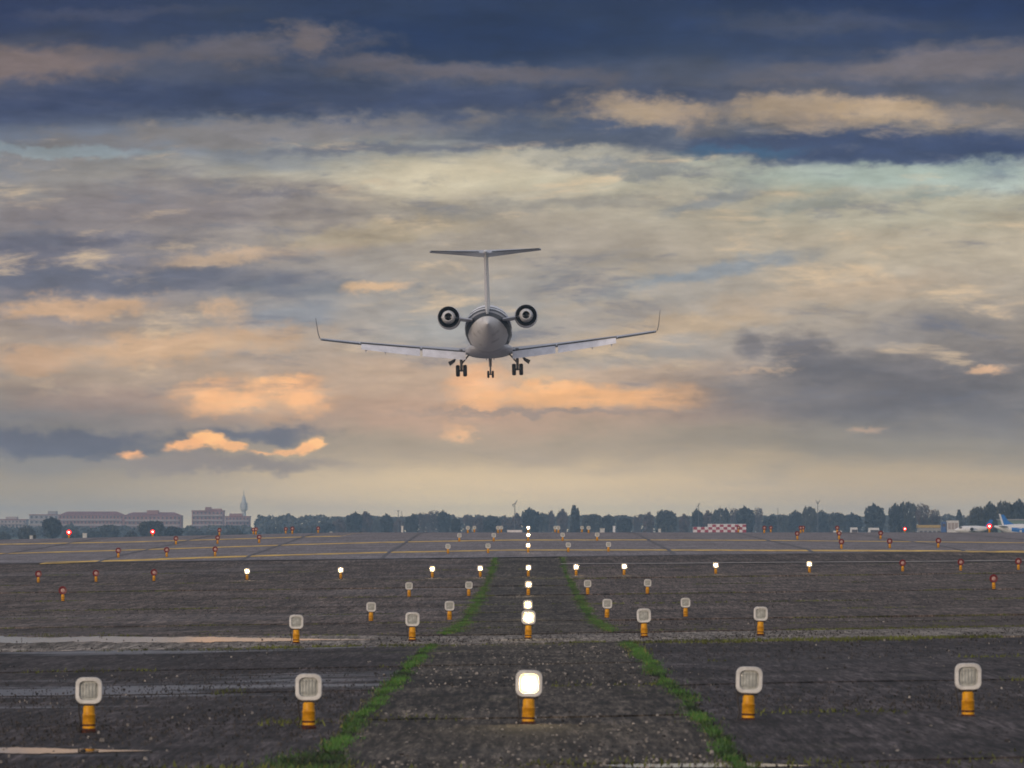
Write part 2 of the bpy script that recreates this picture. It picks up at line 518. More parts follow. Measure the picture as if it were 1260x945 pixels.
M = {}
M['asphalt'] = pavement('dark_worn_asphalt', (0.013, 0.011, 0.0115, 1), (0.072, 0.060, 0.060, 1), 0.8, 0.5)
M['asphalt_mid'] = pavement('brown_worn_asphalt', (0.030, 0.022, 0.0185, 1), (0.146, 0.114, 0.096, 1), 0.3, 0.45)
M['strip'] = pavement('coarse_centre_strip', (0.013, 0.0105, 0.008, 1), (0.100, 0.083, 0.066, 1), 0.2, 0.7, speck=0.7, bump=0.9)
M['concrete'] = pavement('pale_concrete', (0.10, 0.085, 0.072, 1), (0.27, 0.235, 0.20, 1), 0.3, 0.4)
M['taxi'] = pavement('grey_taxiway_asphalt', (0.135, 0.120, 0.122, 1), (0.232, 0.207, 0.210, 1), 0.4, 0.0, speck=0.2, bump=0.25)
M['joint'] = mat('joint_soil', (0.012, 0.011, 0.008), 0.9, bump=0.8)
M['field'] = mat('dull_field_grass', (0.07, 0.08, 0.035), 0.9, vscale=0.05, var=0.3)
M['tar'] = mat('black_tar', (0.055, 0.048, 0.05), 0.6)
M['yellow_line'] = mat('worn_yellow_paint', lin((236, 178, 62))[:3], 0.6, var=0.4, vscale=1.5)
M['white_line'] = mat('worn_white_paint', (0.42, 0.38, 0.34), 0.6, var=0.3, vscale=1.5)
M['water'] = mat('still_water', (0.02, 0.02, 0.02), 0.03, spec=0.5, var=0.0)
M['grass'] = mat('joint_grass', (0.050, 0.138, 0.013), 0.55, var=0.6, vscale=1.2)
M['straw'] = mat('dry_joint_grass', (0.17, 0.165, 0.045), 0.6, var=0.5, vscale=1.2)
M['moss'] = mat('olive_moss', (0.11, 0.125, 0.024), 0.75, var=0.5, vscale=0.8)
M['stone_dark'] = mat('dark_stone', (0.026, 0.022, 0.021), 0.7, var=0.5, vscale=8)
M['stone_pale'] = mat('pale_stone', (0.30, 0.27, 0.24), 0.7, var=0.5, vscale=8)
M['lamp_frame'] = mat('pale_cast_lamp_frame', (0.72, 0.70, 0.66), 0.45, var=0.16, vscale=12)
M['lamp_body'] = mat('grey_lamp_housing', (0.10, 0.095, 0.085), 0.5, var=0.2, vscale=12)
M['lens_off'] = mat('dull_ribbed_glass', (0.56, 0.57, 0.53), 0.15, var=0.15, vscale=30)
M['post'] = mat('amber_post_paint', lin((242, 164, 18))[:3], 0.5, var=0.26, vscale=14)
M['post_base'] = mat('rusty_post_base', (0.09, 0.022, 0.008), 0.8, var=0.5, vscale=30)
M['bracket'] = mat('dark_bracket', (0.035, 0.03, 0.028), 0.5)
M['red_ring'] = mat('dark_red_enamel', (0.16, 0.012, 0.014), 0.4, var=0.25, vscale=14)
M['red_lens'] = mat('pale_red_filter_glass', (0.55, 0.34, 0.30), 0.12, var=0.2, vscale=30)
M['lit'] = mat('lit_warm_filament_core', (0.9, 0.85, 0.7), 0.3, var=0.0, emit=(1.0, 0.78, 0.45), estr=170.0)
M['lit_mid'] = mat('lit_warm_lens', (0.9, 0.85, 0.7), 0.3, var=0.0, emit=(1.0, 0.66, 0.24), estr=5.0)
M['lit_rim'] = mat('lit_warm_lens_rim', (0.9, 0.85, 0.7), 0.3, var=0.0, emit=(1.0, 0.56, 0.14), estr=1.5)
M['rib'] = mat('ribbed_glass_edge', (0.45, 0.46, 0.43), 0.2, var=0.2, vscale=30)
M['lit_red'] = mat('lit_red_lens', (0.8, 0.02, 0.02), 0.3, var=0.0, emit=(1.0, 0.004, 0.006), estr=3.0)
M['lit_red_core'] = mat('lit_red_filament_core', (0.8, 0.05, 0.05), 0.3, var=0.0, emit=(1.0, 0.10, 0.08), estr=40.0)

# ------------------------------------------------------------------ terrain
PROF = [(-30, -1.335), (10, -1.335), (26, -1.340), (33.5, -1.337), (48, -1.358), (63.3, -1.428), (78, -1.60), (93.4, -1.735), (108, -1.745), (123, -1.693),
        (140, -1.62), (153.8, -1.505), (168, -1.26), (183.5, -0.913), (198, -0.735), (213.5, -0.566), (228, -0.385), (243.5, -0.25), (258, -0.225), (273.5, -0.235),
        (290, -0.33), (320, -0.75), (380, -1.9), (460, -3.3), (560, -4.0), (900, -4.0), (9000, -4.0)]
def _tangents():
    t = []
    n = len(PROF)
    for i in range(n):
        if i in (0, n - 1):
            t.append(0.0); continue
        a = (PROF[i][1] - PROF[i - 1][1]) / (PROF[i][0] - PROF[i - 1][0])
        b = (PROF[i + 1][1] - PROF[i][1]) / (PROF[i + 1][0] - PROF[i][0])
        t.append(0.0 if a * b <= 0 else 2 * a * b / (a + b))
    return t
TAN = _tangents()
def prof(d):
    if d <= PROF[0][0]: return PROF[0][1]
    for i in range(len(PROF) - 1):
        if d <= PROF[i + 1][0]:
            x0, y0 = PROF[i]; x1, y1 = PROF[i + 1]
            h = x1 - x0; s = (d - x0) / h
            return ((2 * s ** 3 - 3 * s ** 2 + 1) * y0 + (s ** 3 - 2 * s ** 2 + s) * h * TAN[i]
                    + (-2 * s ** 3 + 3 * s ** 2) * y1 + (s ** 3 - s ** 2) * h * TAN[i + 1])
    return PROF[-1][1]
def sstep(a, b, x):
    s = max(0.0, min(1.0, (x - a) / (b - a)))
    return s * s * (3 - 2 * s)
BAS = [(-9.8, -2.3, 62.6, 68.0, -1.482, .8), (-3.8, -2.3, 29.4, 30.9, -1.366, .5), (0.35, 1.65, 26.8, 27.75, -1.318, .4)]
def basin(x, d):
    for x0, x1, d0, d1, lv, e in BAS:
        if x0 - e < x < x1 + e and d0 - e < d < d1 + e:
            return sstep(x0 - e, x0, x) * sstep(x1 + e, x1, x) * sstep(d0 - e, d0, d) * sstep(d1 + e, d1, d), lv
    return 0.0, 0.0
def gz(x, d):
    """height of the paved ground"""
    xc = max(-45.0, min(45.0, x))
    near = (0.0128 + 0.0034 * (1 - sstep(50, 110, d))) * xc
    far = 0.021 * (xc + 10.0) if xc < -10 else 0.0
    t = sstep(170, 250, d)
    c = near * (1 - t) + far * t
    fade = 1 - sstep(330, 520, d)
    z = CAMZ + prof(d) + c * fade
    k, lv = basin(x, d)          # shallow basins that hold the puddles
    return z + (CAMZ + lv - 0.004 - z) * k if k > 0 else z

def sheet(name, xs, ds, m, dz=0.0, zf=None, parent=None):
    b = MB()
    vs = [(x, d, gz(x, d) + dz) for d in ds for x in xs]
    n = len(xs)
    fs = [(i * n + j, i * n + j + 1, (i + 1) * n + j + 1, (i + 1) * n + j) for i in range(len(ds) - 1) for j in range(n - 1)]
    b.add(vs, fs)
    return b.build(name, m, parent, smooth=True)

def frange(a, b, s):
    n = max(1, int(round((b - a) / s)))
    return [a + (b - a) * i / n for i in range(n + 1)]

rng = random.Random(7)
gx = [-6000, -3000, -1500, -800, -400, -200, -120, -80] + frange(-60, 60, 3) + [80, 120, 200, 400, 800, 1500, 3000, 6000]
gd = [-60, -30, 0] + frange(10, 300, 3) + frange(306, 600, 6) + [700, 850, 1000, 1300, 1700, 2200, 2800, 3500, 4500, 6000]
tag(sheet('ground', gx, gd, M['field'], -0.30), kind='structure')

# apron: joint bed with separate slabs
D0, D1 = 20.0, 177.0
apron = tag(sheet('apron', frange(-48, 48, 3), frange(D0, D1, 2), M['joint'], -0.035), kind='structure')
TJ = [20, 27.6, 34.6, 41.5, 49.0, 59.8, 68.6, 80.0, 91.0, 101.5, 112, 124, 138, 149.5, 163, 177.0]
WIDE = {59.8: .30, 68.6: .38, 91.0: .34, 101.5: .40, 124: .35, 138: .40, 149.5: .35, 27.6: .06, 49.0: .08}
def slab(x0, x1, d0, d1, m, seed):
    r = random.Random(seed)
    g = 0.03 + 0.025 * r.random()
    ga, gb = WIDE.get(d0, g), WIDE.get(d1, g)
    step = 0.35 if d0 < 80 else 0.7
    xs = [x0 + g]
    # fine spacing where the camera looks, coarse outside
    for x in frange(x0 + g, x1 - g, step):
        if x > xs[-1] + 1e-4 and (abs(x) < 17 or int(x / 3) != int(xs[-1] / 3)):
            xs.append(x)
    if xs[-1] < x1 - g - 1e-3: xs.append(x1 - g)
    ds = frange(d0 + ga, d1 - gb, 1.0)
    dz = r.uniform(-0.012, 0.012)
    b = MB()
    n = len(xs)
    top = []
    for i, d in enumerate(ds):
        for j, x in enumerate(xs):
            dd, xx = d, x
            if i == 0: dd += ga * 1.5 * mnoise.noise((x * 0.9, seed * 3.1, 0)) + 0.03 * mnoise.noise((x * 6, seed, 3))
            if i == len(ds) - 1: dd -= gb * 1.5 * mnoise.noise((x * 0.9, seed * 5.3, 9))
            if j == 0 and x0 > -20: xx += 0.05 * mnoise.noise((seed, d * 1.1, 4))
            if j == n - 1 and x1 < 20: xx -= 0.05 * mnoise.noise((seed, d * 1.1, 8))
            z = gz(xx, dd) + (dz + 0.010 * mnoise.noise((xx * 0.5, dd * 0.3, 2.0))) * (1 - basin(xx, dd)[0])
            top.append((xx, dd, z))
    fs = [(i * n + j, i * n + j + 1, (i + 1) * n + j + 1, (i + 1) * n + j) for i in range(len(ds) - 1) for j in range(n - 1)]
    b.add(top, fs)
    # skirts
    ring = [j for j in range(n)] + [i * n + n - 1 for i in range(1, len(ds))] + [(len(ds) - 1) * n + j for j in range(n - 2, -1, -1)] + [i * n for i in range(len(ds) - 2, 0, -1)]
    o = len(b.v)
    for k in ring:
        p = top[k]; b.v.append((p[0], p[1], p[2] - 0.12))
    for a in range(len(ring)):
        c = (a + 1) % len(ring)
        b.f.append([ring[a], o + a, o + c, ring[c]]); b.mi.append(0)
    return b.build('slab', m, apron)
sd = 1
for i in range(len(TJ) - 1):
    d0, d1 = TJ[i], TJ[i + 1]
    conc = abs(d0 - 59.8) < 0.1
    side = M['concrete'] if conc else (M['asphalt'] if d0 < 59 else M['asphalt_mid'])
    mid = M['concrete'] if conc else M['strip']
    if conc:
        slab(-46, 46, d0, d1, side, sd); sd += 1
        continue
    slab(-46, -1.2, d0, d1, side, sd); slab(-1.2, 1.2, d0, d1, mid, sd + 1); slab(1.2, 46, d0, d1, side, sd + 2)
    sd += 3

# taxiway sheet beyond the apron, with its paint and tar seams
taxiway = tag(sheet('taxiway', frange(-48, 48, 2), frange(177.0, 330, 2), M['taxi'], 0.004), kind='structure')
def ribbon(name, pts, w, m, parent, dz, along='x'):
    """flat strip following the ground; pts = centre line (x, d); w = width in m"""
    b = MB()
    vs, fs = [], []
    q = []
    for i in range(len(pts) - 1):
        n = max(1, int(math.hypot(pts[i + 1][0] - pts[i][0], pts[i + 1][1] - pts[i][1]) / 1.0))
        for k in range(n):
            s = k / n
            q.append((pts[i][0] + (pts[i + 1][0] - pts[i][0]) * s, pts[i][1] + (pts[i + 1][1] - pts[i][1]) * s))
    q.append(pts[-1])
    for x, d in q:
        for s in (-1, 1):
            if along == 'x':
                vs.append((x, d + s * w / 2, gz(x, d + s * w / 2) + dz))
            else:
                vs.append((x + s * w / 2, d, gz(x + s * w / 2, d) + dz))
    for i in range(len(q) - 1):
        fs.append((2 * i, 2 * i + 2, 2 * i + 3, 2 * i + 1) if along == 'x' else (2 * i, 2 * i + 1, 2 * i + 3, 2 * i + 2))
    b.add(vs, fs)
    return b.build(name, m, parent)
def unproj(px, py):
    """photograph pixel on the ground -> (x, d)"""
    lo, hi = 24.0, 285.0
    best = None
    prev = None
    d = 24.0
    while d < 300:
        x = (px - 650) / F * d
        y = 650 - (gz(x, d) - CAMZ) / d * F
        if best is None or abs(y - py) < best[0]:
            best = (abs(y - py), x, d)
        d += 0.25
    return best[1], best[2]
def line_pts(lst):
    p = [unproj(*a) for a in lst]
    return p
LA = line_pts([(52, 693), (180, 689), (320, 684), (470, 680), (630, 677), (790, 677), (940, 677.5), (1100, 678), (1260, 679)])
LB = line_pts([(0, 681.5), (160, 677), (320, 672), (470, 667.5), (630, 664.7), (790, 664.5), (940, 665), (1100, 666.5), (1260, 668)])
LC = line_pts([(0, 670), (160, 667), (320, 662.5), (420, 660), (495, 657.5)])
def extend(p, l, r):
    a = (p[0][0] - l, p[0][1] + (p[0][1] - p[1][1]) / max(1e-3, abs(p[0][0] - p[1][0])) * l) if l else None
    b = (p[-1][0] + r, p[-1][1]) if r else None
    return ([a] if a else []) + p + ([b] if b else [])
ribbon('painted_line', extend(LA, 0, 12), 2.2, M['yellow_line'], taxiway, 0.010)
ribbon('painted_line', extend(LB, 8, 12), 2.4, M['yellow_line'], taxiway, 0.010)
ribbon('painted_line', extend(LC, 8, 0), 2.4, M['yellow_line'], taxiway, 0.010)
ribbon('painted_line', [(16.5, 262), (22, 259), (32, 256), (45, 254)], 2.0, M['yellow_line'], taxiway, 0.010)
for x in (-26, -20.8, -15.6, -10.4, -5.3, 5.3, 10.4, 15.8, 21, 26.2):
    ribbon('tar_seam', [(x, 177.5), (x + rng.uniform(-.1, .1), 215), (x, 300)], 0.15, M['tar'], taxiway, 0.014, along='d')
ribbon('tar_seam', [(-40, 177.3), (-20, 177.6), (0, 177.2), (20, 177.6), (40, 177.4)], 0.5, M['tar'], taxiway, 0.014)
WL = line_pts([(690, 694.5), (820, 694), (940, 693), (1100, 692), (1260, 690.5)])
ribbon('painted_line', extend(WL, 0, 12), 0.55, M['white_line'], apron, 0.030)

# ------------------------------------------------------------------ puddles: level water sheets, irregular outline
def puddle(x0, x1, dc, hd, z, seed, lab, taper=0.7):
    r = random.Random(seed)
    n = 180
    up, lo = [], []
    for i in range(n + 1):
        s = i / n
        x = x0 + (x1 - x0) * s
        w = hd * min(1.0, (1 - s) / (1 - taper) if s > taper else 1.0, s * 9 + 0.05)
        up.append((x, dc + w * (0.72 + 0.45 * mnoise.noise((x * 1.3, seed, 0)) + 0.30 * mnoise.noise((x * 6.1, seed, 1)) + 0.16 * mnoise.noise((x * 19, seed, 2))), z))
        lo.append((x, dc - w * (0.72 + 0.45 * mnoise.noise((x * 1.3, seed, 5)) + 0.30 * mnoise.noise((x * 6.1, seed, 6)) + 0.16 * mnoise.noise((x * 19, seed, 7))), z))
    b = MB()
    b.add(lo + up, [(i, i + 1, n + 2 + i, n + 1 + i) for i in range(n)])
    o = b.build('puddle', M['water'])
    return tag(o, lab, 'puddle', 'rain puddles on the apron')

# ------------------------------------------------------------------ approach lamps
def octo(w, h, c, y, n=4):
    """rounded square ring in the XZ plane at depth y"""
    pts = []
    for cx, cz, a0 in ((w - c, h - c, 0), (-(w - c), h - c, 90), (-(w - c), -(h - c), 180), (w - c, -(h - c), 270)):
        for k in range(n + 1):
            a = R(a0 + 90.0 * k / n)
            pts.append((cx + c * math.cos(a), y, cz + c * math.sin(a)))
    return pts
def shift(ring, z):
    return [(p[0], p[1], p[2] + z) for p in ring]
HZ = 0.272      # height of the lamp's centre
def post_parts(root):
    b = MB()
    b.lathe([(0.0435, 0.014), (0.0435, 0.10), (0.045, 0.102), (0.045, 0.108), (0.040, 0.112), (0.039, 0.160), (0.031, 0.168)], n=14)
    p = b.build('post', M['post'], root, smooth=True)
    b = MB()
    b.lathe([(0.054, -0.05), (0.054, 0.006), (0.043, 0.008), (0.043, 0.015)], n=14)
    b.build('base', M['post_base'], root, smooth=True)
    b = MB()
    b.lathe([(0.0442, 0.030), (0.045, 0.033), (0.045, 0.040), (0.0442, 0.043)], n=14, cap=False)
    b.build('collar', M['post_base'], p, smooth=True)
    b = MB()   # supply cable looping down from the housing
    b.tube([(-0.045, 0.06, 0.235), (-0.075, 0.05, 0.19), (-0.072, 0.03, 0.12), (-0.058, 0.015, 0.05), (-0.075, 0.02, -0.01)], 0.006, 6)
    b.build('cable', M['bracket'], root, smooth=True)
    b = MB()
    b.box((0, 0.02, 0.172), (0.10, 0.05, 0.014))
    b.box((-0.058, 0.02, 0.188), (0.012, 0.03, 0.046))
    b.box((0.058, 0.02, 0.188), (0.012, 0.03, 0.046))
    b.build('bracket', M['bracket'], root)
def square_lamp(lit):
    root = empty('approach_lamp')
    post_parts(root)
    W = 0.0905
    b = MB()
    b.loft([shift(octo(W * .55, W * .55, .04, 0.115), HZ), shift(octo(W * .8, W * .8, .045, 0.08), HZ), shift(octo(W * .93, W * .93, .045, 0.0), HZ)])
    b.build('housing', M['lamp_body'], root, smooth=True)
    b = MB()   # frame: a proud ring round the glass
    wi = W * .71
    b.loft([shift(octo(W * .96, W * .96, .047, 0.004), HZ), shift(octo(W, W, .048, -0.006), HZ), shift(octo(W, W, .048, -0.022), HZ),
            shift(octo(W * .97, W * .97, .046, -0.028), HZ), shift(octo(wi * 1.03, wi * 1.03, .036, -0.028), HZ), shift(octo(wi, wi, .034, -0.022), HZ), shift(octo(wi, wi, .034, -0.002), HZ)], cap=False)
    b.build('frame', M['lamp_frame'], root, smooth=True)
    b = MB()
    y = -0.004
    rings = [shift(octo(wi * q, wi * q, .034 * q, yy), HZ) for q, yy in ((.99, y), (.80, y - .004), (.52, y - .007))]
    n = len(rings[0])
    if lit:
        b.loft(rings[:2], cap=False)
        ln = b.build('lens', M['lit_rim'], root)
        b = MB(); b.loft(rings[1:], cap=False); b.build('lens_glow', M['lit_mid'], ln)
        b = MB(); b.add(rings[2] + [(0, y - .009, HZ)], [(i, n, (i + 1) % n) for i in range(n)]); b.build('lamp_core', M['lit'], ln)
    else:
        b.loft(rings, cap=False)
        b.add(rings[2] + [(0, y - .009, HZ)], [(i, n, (i + 1) % n) for i in range(n)])
        ln = b.build('lens', M['lens_off'], root)
        b = MB()
        for k in range(-2, 3):
            b.box((k * wi * .34, y - 0.010, HZ), (0.006, 0.006, wi * 1.6))
        for k in (-.6, .6):
            b.box((0, y - 0.0095, HZ + k * wi), (wi * 1.6, 0.004, 0.005))
        b.build('lens_rib', M['rib'], ln)
    return root
def round_lamp(lit):
    root = empty('approach_lamp')
    post_parts(root)
    b = MB()
    b.lathe([(0.045, 0.10), (0.075, 0.07), (0.098, 0.0)], axis='y', n=20, c=(0, 0, HZ))
    b.build('housing', M['lamp_body'], root, smooth=True)
    b = MB()
    b.lathe([(0.100, 0.004), (0.106, -0.004), (0.106, -0.022), (0.100, -0.028), (0.058, -0.022), (0.052, -0.012), (0.052, -0.002)], axis='y', n=20, c=(0, 0, HZ), cap=False)
    b.build('ring', M['red_ring'], root, smooth=True)
    b = MB()
    k = 1.95 if lit else 1.0
    b.lathe([(0.051 * k, -0.010 - (.022 if lit else 0)), (0.03 * k, -0.014 - (.03 if lit else 0)), (0.004, -0.016 - (.034 if lit else 0))], axis='y', n=20, c=(0, 0, HZ))
    ln = b.build('lens', M['lit_red'] if lit else M['red_lens'], root, smooth=True)
    if lit:
        b = MB()
        b.lathe([(0.046, -0.044), (0.03, -0.050), (0.004, -0.054)], axis='y', n=16, c=(0, 0, HZ))
        b.build('lamp_core', M['lit_red_core'], ln, smooth=True)
    return root
LD = [33.5 + 30.0 * i for i in range(9)]
LD[1] = 63.4
W = 1.5
protos = {'white': square_lamp(False), 'lit': square_lamp(True), 'red': round_lamp(False), 'litred': round_lamp(True)}
used = {k: False for k in protos}
lrng = random.Random(3)
def place(kind, x, d, label, group, cat='runway light', s=1.0, tilt=True):
    o = protos[kind] if not used[kind] else copy_tree(protos[kind])
    used[kind] = True
    o.location = (x, d, gz(x, d) + (0.006 if d < 177 else 0.0))
    if tilt:
        o.rotation_euler = (R(lrng.uniform(-1.2, 1.2)), R(lrng.uniform(-1.6, 1.6)), R(lrng.uniform(-3, 3)))
    o.scale = (s, s, s)
    o['label'] = label; o['category'] = cat; o['group'] = group
    return o
ROWN = ['on dark wet asphalt', 'on the pale concrete strip', 'in the first row beyond the concrete strip',
        'in the second row beyond the concrete strip', 'in the long all-lit row', 'at the first yellow taxiway line', 'at the second yellow taxiway line',
        'in last row but one before trees', 'in last row before trees']
SIDE = ['apartment side', 'airliner side']
for i, d in enumerate(LD):
    for k in (-2, -1, 0, 1, 2):
        x = k * W
        if i == 4 or k == 0:
            if k == 0:
                lab = 'lit centre line lamp ' + ROWN[i]
            else:
                lab = 'lit warm lamp %s the centre lamp of the all-lit row, %s' % ('next to' if abs(k) == 1 else 'second from', SIDE[k > 0])
            place('lit', x, d, lab, 'lit warm approach lamps')
        else:
            where = 'beside the lit one' if abs(k) == 1 else 'at the row end'
            place('white', x, d, 'unlit lamp %s, %s, %s' % (ROWN[i], where, SIDE[k > 0]), 'unlit pale approach lamps')
    if i == 4:
        for k in (-6, -4, 4, 6):
            x = k * W * 0.978
            place('lit', x, d, 'lit warm lamp %s of the long all-lit row, %s' % ('at the end' if abs(k) == 6 else 'second from the end', SIDE[k > 0]), 'lit warm approach lamps')
RROW = {3: 'second row beyond the concrete strip', 4: 'line with the all-lit row', 5: 'line with the first yellow line', 6: 'line with the second yellow line',
        7: 'last row but one', 8: 'last row before trees'}
for i in range(3, 9):
    for sgn, side in ((-1, 'apartment block side'), (1, 'blue-tailed airliner side')):
        for k, pos in ((0, 'innermost'), (1, 'middle'), (2, 'outermost')):
            x = sgn * (11.72 + 1.81 * k)
            if i == 3 and k > 0:
                continue
            place('red', x, LD[i], 'red-ringed round lamp, %s, %s, %s' % (pos, RROW[i], side), 'red-ringed side row lamps')
def litred(px, py, d, lab, s):
    x = (px - 650) / F * d
    z = CAMZ + (650 - py) / F * d
    o = place('litred', x, d, lab, 'lit red lamps along the taxiway edge', s=s, tilt=False)
    return o
litred(85, 664, 280, 'glowing red lamp in front of the long apartment block end by the round bush', 1.35)
litred(188, 662, 284, 'glowing red lamp in front of the wide dark tree by the apartment block', 1.2)
litred(1113, 652, 281, 'small glowing red lamp in front of the large rounded tree', 0.85)
litred(1217, 651, 279, 'glowing red lamp in front of the white tail of the parked airliner', 1.35)

puddle(-9.5, -2.0, 65.3, 2.2, CAMZ - 1.481, 5, 'long bright rain puddle along the pale concrete strip', 0.66)
puddle(-3.7, -2.3, 30.15, 0.52, CAMZ - 1.365, 11, 'short bright puddle on dark asphalt near a pale lamp post', 0.55)
puddle(0.42, 1.60, 27.28, 0.30, CAMZ - 1.317, 17, 'thin pale puddle beside the green grass strip', 0.7)

# ------------------------------------------------------------------ grass in the joints, moss, loose stones
def blades(name, spots, m, hmin, hmax, wmin, wmax, seed, lab, cat):
    r = random.Random(seed)
    b = MB()
    for x, d in spots:
        z = gz(x, d) - 0.01
        h = r.uniform(hmin, hmax); w = r.uniform(wmin, wmax); a = r.uniform(0, math.pi)
        lx, ly = r.uniform(-.6, .6) * h, r.uniform(-.6, .6) * h
        ca, sa = math.cos(a) * w / 2, math.sin(a) * w / 2
        o = len(b.v)
        b.v += [(x - ca, d - sa, z), (x + ca, d + sa, z), (x + ca * .5 + lx * .5, d + sa * .5 + ly * .5, z + h * .65), (x + lx, d + ly, z + h)]
        b.f += [[o, o + 1, o + 2], [o, o + 2, o + 3]]; b.mi += [0, 0]
    o = b.build(name, m)
    return tag(o, lab, cat, kind='stuff')
gr = random.Random(21)
spots = []
def strip_grass(xc, d0, d1, dens, wbase, ph):
    n = int((d1 - d0) * dens)
    for _ in range(n):
        d = gr.uniform(d0, d1)
        k = 0.52 + 0.9 * mnoise.noise((d * 0.45, ph, 1)) + 0.7 * mnoise.noise((d * 1.9, ph, 6))
        if k < 0.12: continue
        w = wbase * min(1.0, k * 1.3)
        c = xc + 0.07 * mnoise.noise((d * 0.3, ph, 12))
        spots.append((c + gr.gauss(0, 0.42) * w, d))
strip_grass(-1.17, 26.5, 33, 520, 0.15, 1)
strip_grass(-1.17, 33, 59.5, 400, 0.13, 1)
strip_grass(-1.19, 71, 120, 280, 0.24, 2)
strip_grass(-1.20, 120, 177, 190, 0.22, 3)
strip_grass(1.19, 26.5, 59.5, 400, 0.13, 4)
strip_grass(1.22, 71, 120, 280, 0.21, 5)
strip_grass(1.24, 120, 177, 160, 0.18, 6)
for _ in range(1500):     # the broad tuft where the joint meets the kerb of the frame
    spots.append((-1.30 + gr.gauss(0, .10), 28.6 + gr.gauss(0, .6)))
dry = [p for p in spots if gr.random() < .16 + .22 * mnoise.noise((p[0] * 3, p[1] * .5, 50)) + (.12 if p[1] > 70 else 0)]
ds_ = set(dry)
blades('grass', [p for p in spots if p not in ds_], M['grass'], 0.012, 0.052, 0.005, 0.014, 22, 'bright green grass growing in the two long pavement joints', 'grass')
blades('grass', [(x + gr.gauss(0, .05), d) for x, d in dry], M['straw'], 0.010, 0.045, 0.005, 0.012, 24, 'yellowish dry grass mixed into the two green joint strips', 'grass')
spots = []
for d in TJ[1:-1]:
    n = 14000 if d in (59.8, 68.6) else 5000
    for _ in range(n):
        x = gr.uniform(-18, 18)
        if x * x > (d * 0.115) ** 2: continue
        k = mnoise.noise((x * 0.55, d * 1.7, 3)) + 0.5 * mnoise.noise((x * 2.4, d, 8))
        if k < (-0.12 if d in (59.8, 68.6) else 0.05): continue
        spots.append((x, d + gr.gauss(0, 0.34)))
for d, x0, x1, n in ((26.9, -3.2, 3.2, 1300), (71.5, -8, 8, 2600), (58.9, -7, 7, 2200), (27.5, -2.5, -1.0, 700)):
    for _ in range(n):
        x = gr.uniform(x0, x1)
        if mnoise.noise((x * 0.7, d * 2.1, 30)) + 0.5 * mnoise.noise((x * 3, d, 31)) < 0.0: continue
        spots.append((x, d + gr.gauss(0, 0.35)))
blades('moss', spots, M['moss'], 0.012, 0.046, 0.010, 0.03, 23, 'dull olive moss along the cross joints of the apron', 'moss')

def stones(name, spots, m, seed, lab):
    r = random.Random(seed)
    b = MB()
    for x, d, s in spots:
        z = gz(x, d) + 0.004
        q = [(r.uniform(.6, 1.2) * s) for _ in range(6)]
        h = s * r.uniform(.5, .95)
        a0 = r.uniform(0, 6.28)
        vs = [(x + q[k] * math.cos(a0 + k * 1.2566), d + q[k] * math.sin(a0 + k * 1.2566), z - 0.01) for k in range(5)] + \
             [(x + q[k] * .6 * math.cos(a0 + .4 + k * 1.2566), d + q[k] * .6 * math.sin(a0 + .4 + k * 1.2566), z + h) for k in range(5)]
        b.add(vs, [(k, (k + 1) % 5, 5 + (k + 1) % 5, 5 + k) for k in range(5)] + [(5, 6, 7, 8, 9)])
    return tag(b.build(name, m), lab, 'gravel', kind='stuff')
def scatter(n, smin, smax, seed, nearbias=1.0):
    r = random.Random(seed)
    o = []
    while len(o) < n:
        d = 26 + 130 * r.random() ** nearbias
        x = r.uniform(-0.115, 0.115) * d
        if mnoise.noise((x * .6, d * .25, seed)) + r.uniform(-.35, .35) < -0.02: continue
        o.append((x, d, r.uniform(smin, smax) * (1 if r.random() < .9 else 1.7)))
    return o
def scatter_mid(n, seed):
    r = random.Random(seed)
    return [(r.uniform(-1.1, 1.1), 27 + 32 * r.random() ** 1.3, r.uniform(.005, .016)) for _ in range(n)]
def grit(n, d0, d1, smin, smax, seed, half=0.115):
    r = random.Random(seed)
    o = []
    while len(o) < n:
        d = d0 + (d1 - d0) * r.random() ** 1.5
        x = r.uniform(-half, half) * d
        if mnoise.noise((x * .5, d * .18, seed)) + r.uniform(-.5, .5) < 0.0 or basin(x, d)[0] > .6: continue
        o.append((x, d, r.uniform(smin, smax)))
    return o
M['stone_mid'] = mat('brown_grit', (0.075, 0.063, 0.055), 0.8, var=0.5, vscale=8)
stones('gravel', grit(9000, 26, 62, .003, .007, 41) + grit(4000, 62, 160, .006, .013, 42), M['stone_mid'], 43, 'fine brown grit strewn over the apron')
stones('gravel', grit(7000, 26, 62, .003, .007, 44) + grit(4000, 62, 160, .006, .014, 45), M['stone_dark'], 46, 'fine black grit strewn over the apron')
stones('gravel', scatter(4200, .004, .013, 31, 1.5), M['stone_dark'], 32, 'loose dark grit and small stones on the apron')
stones('gravel', scatter(800, .004, .012, 33, 1.7) + scatter_mid(900, 35), M['stone_pale'], 34, 'loose pale chippings on the apron and centre strip')

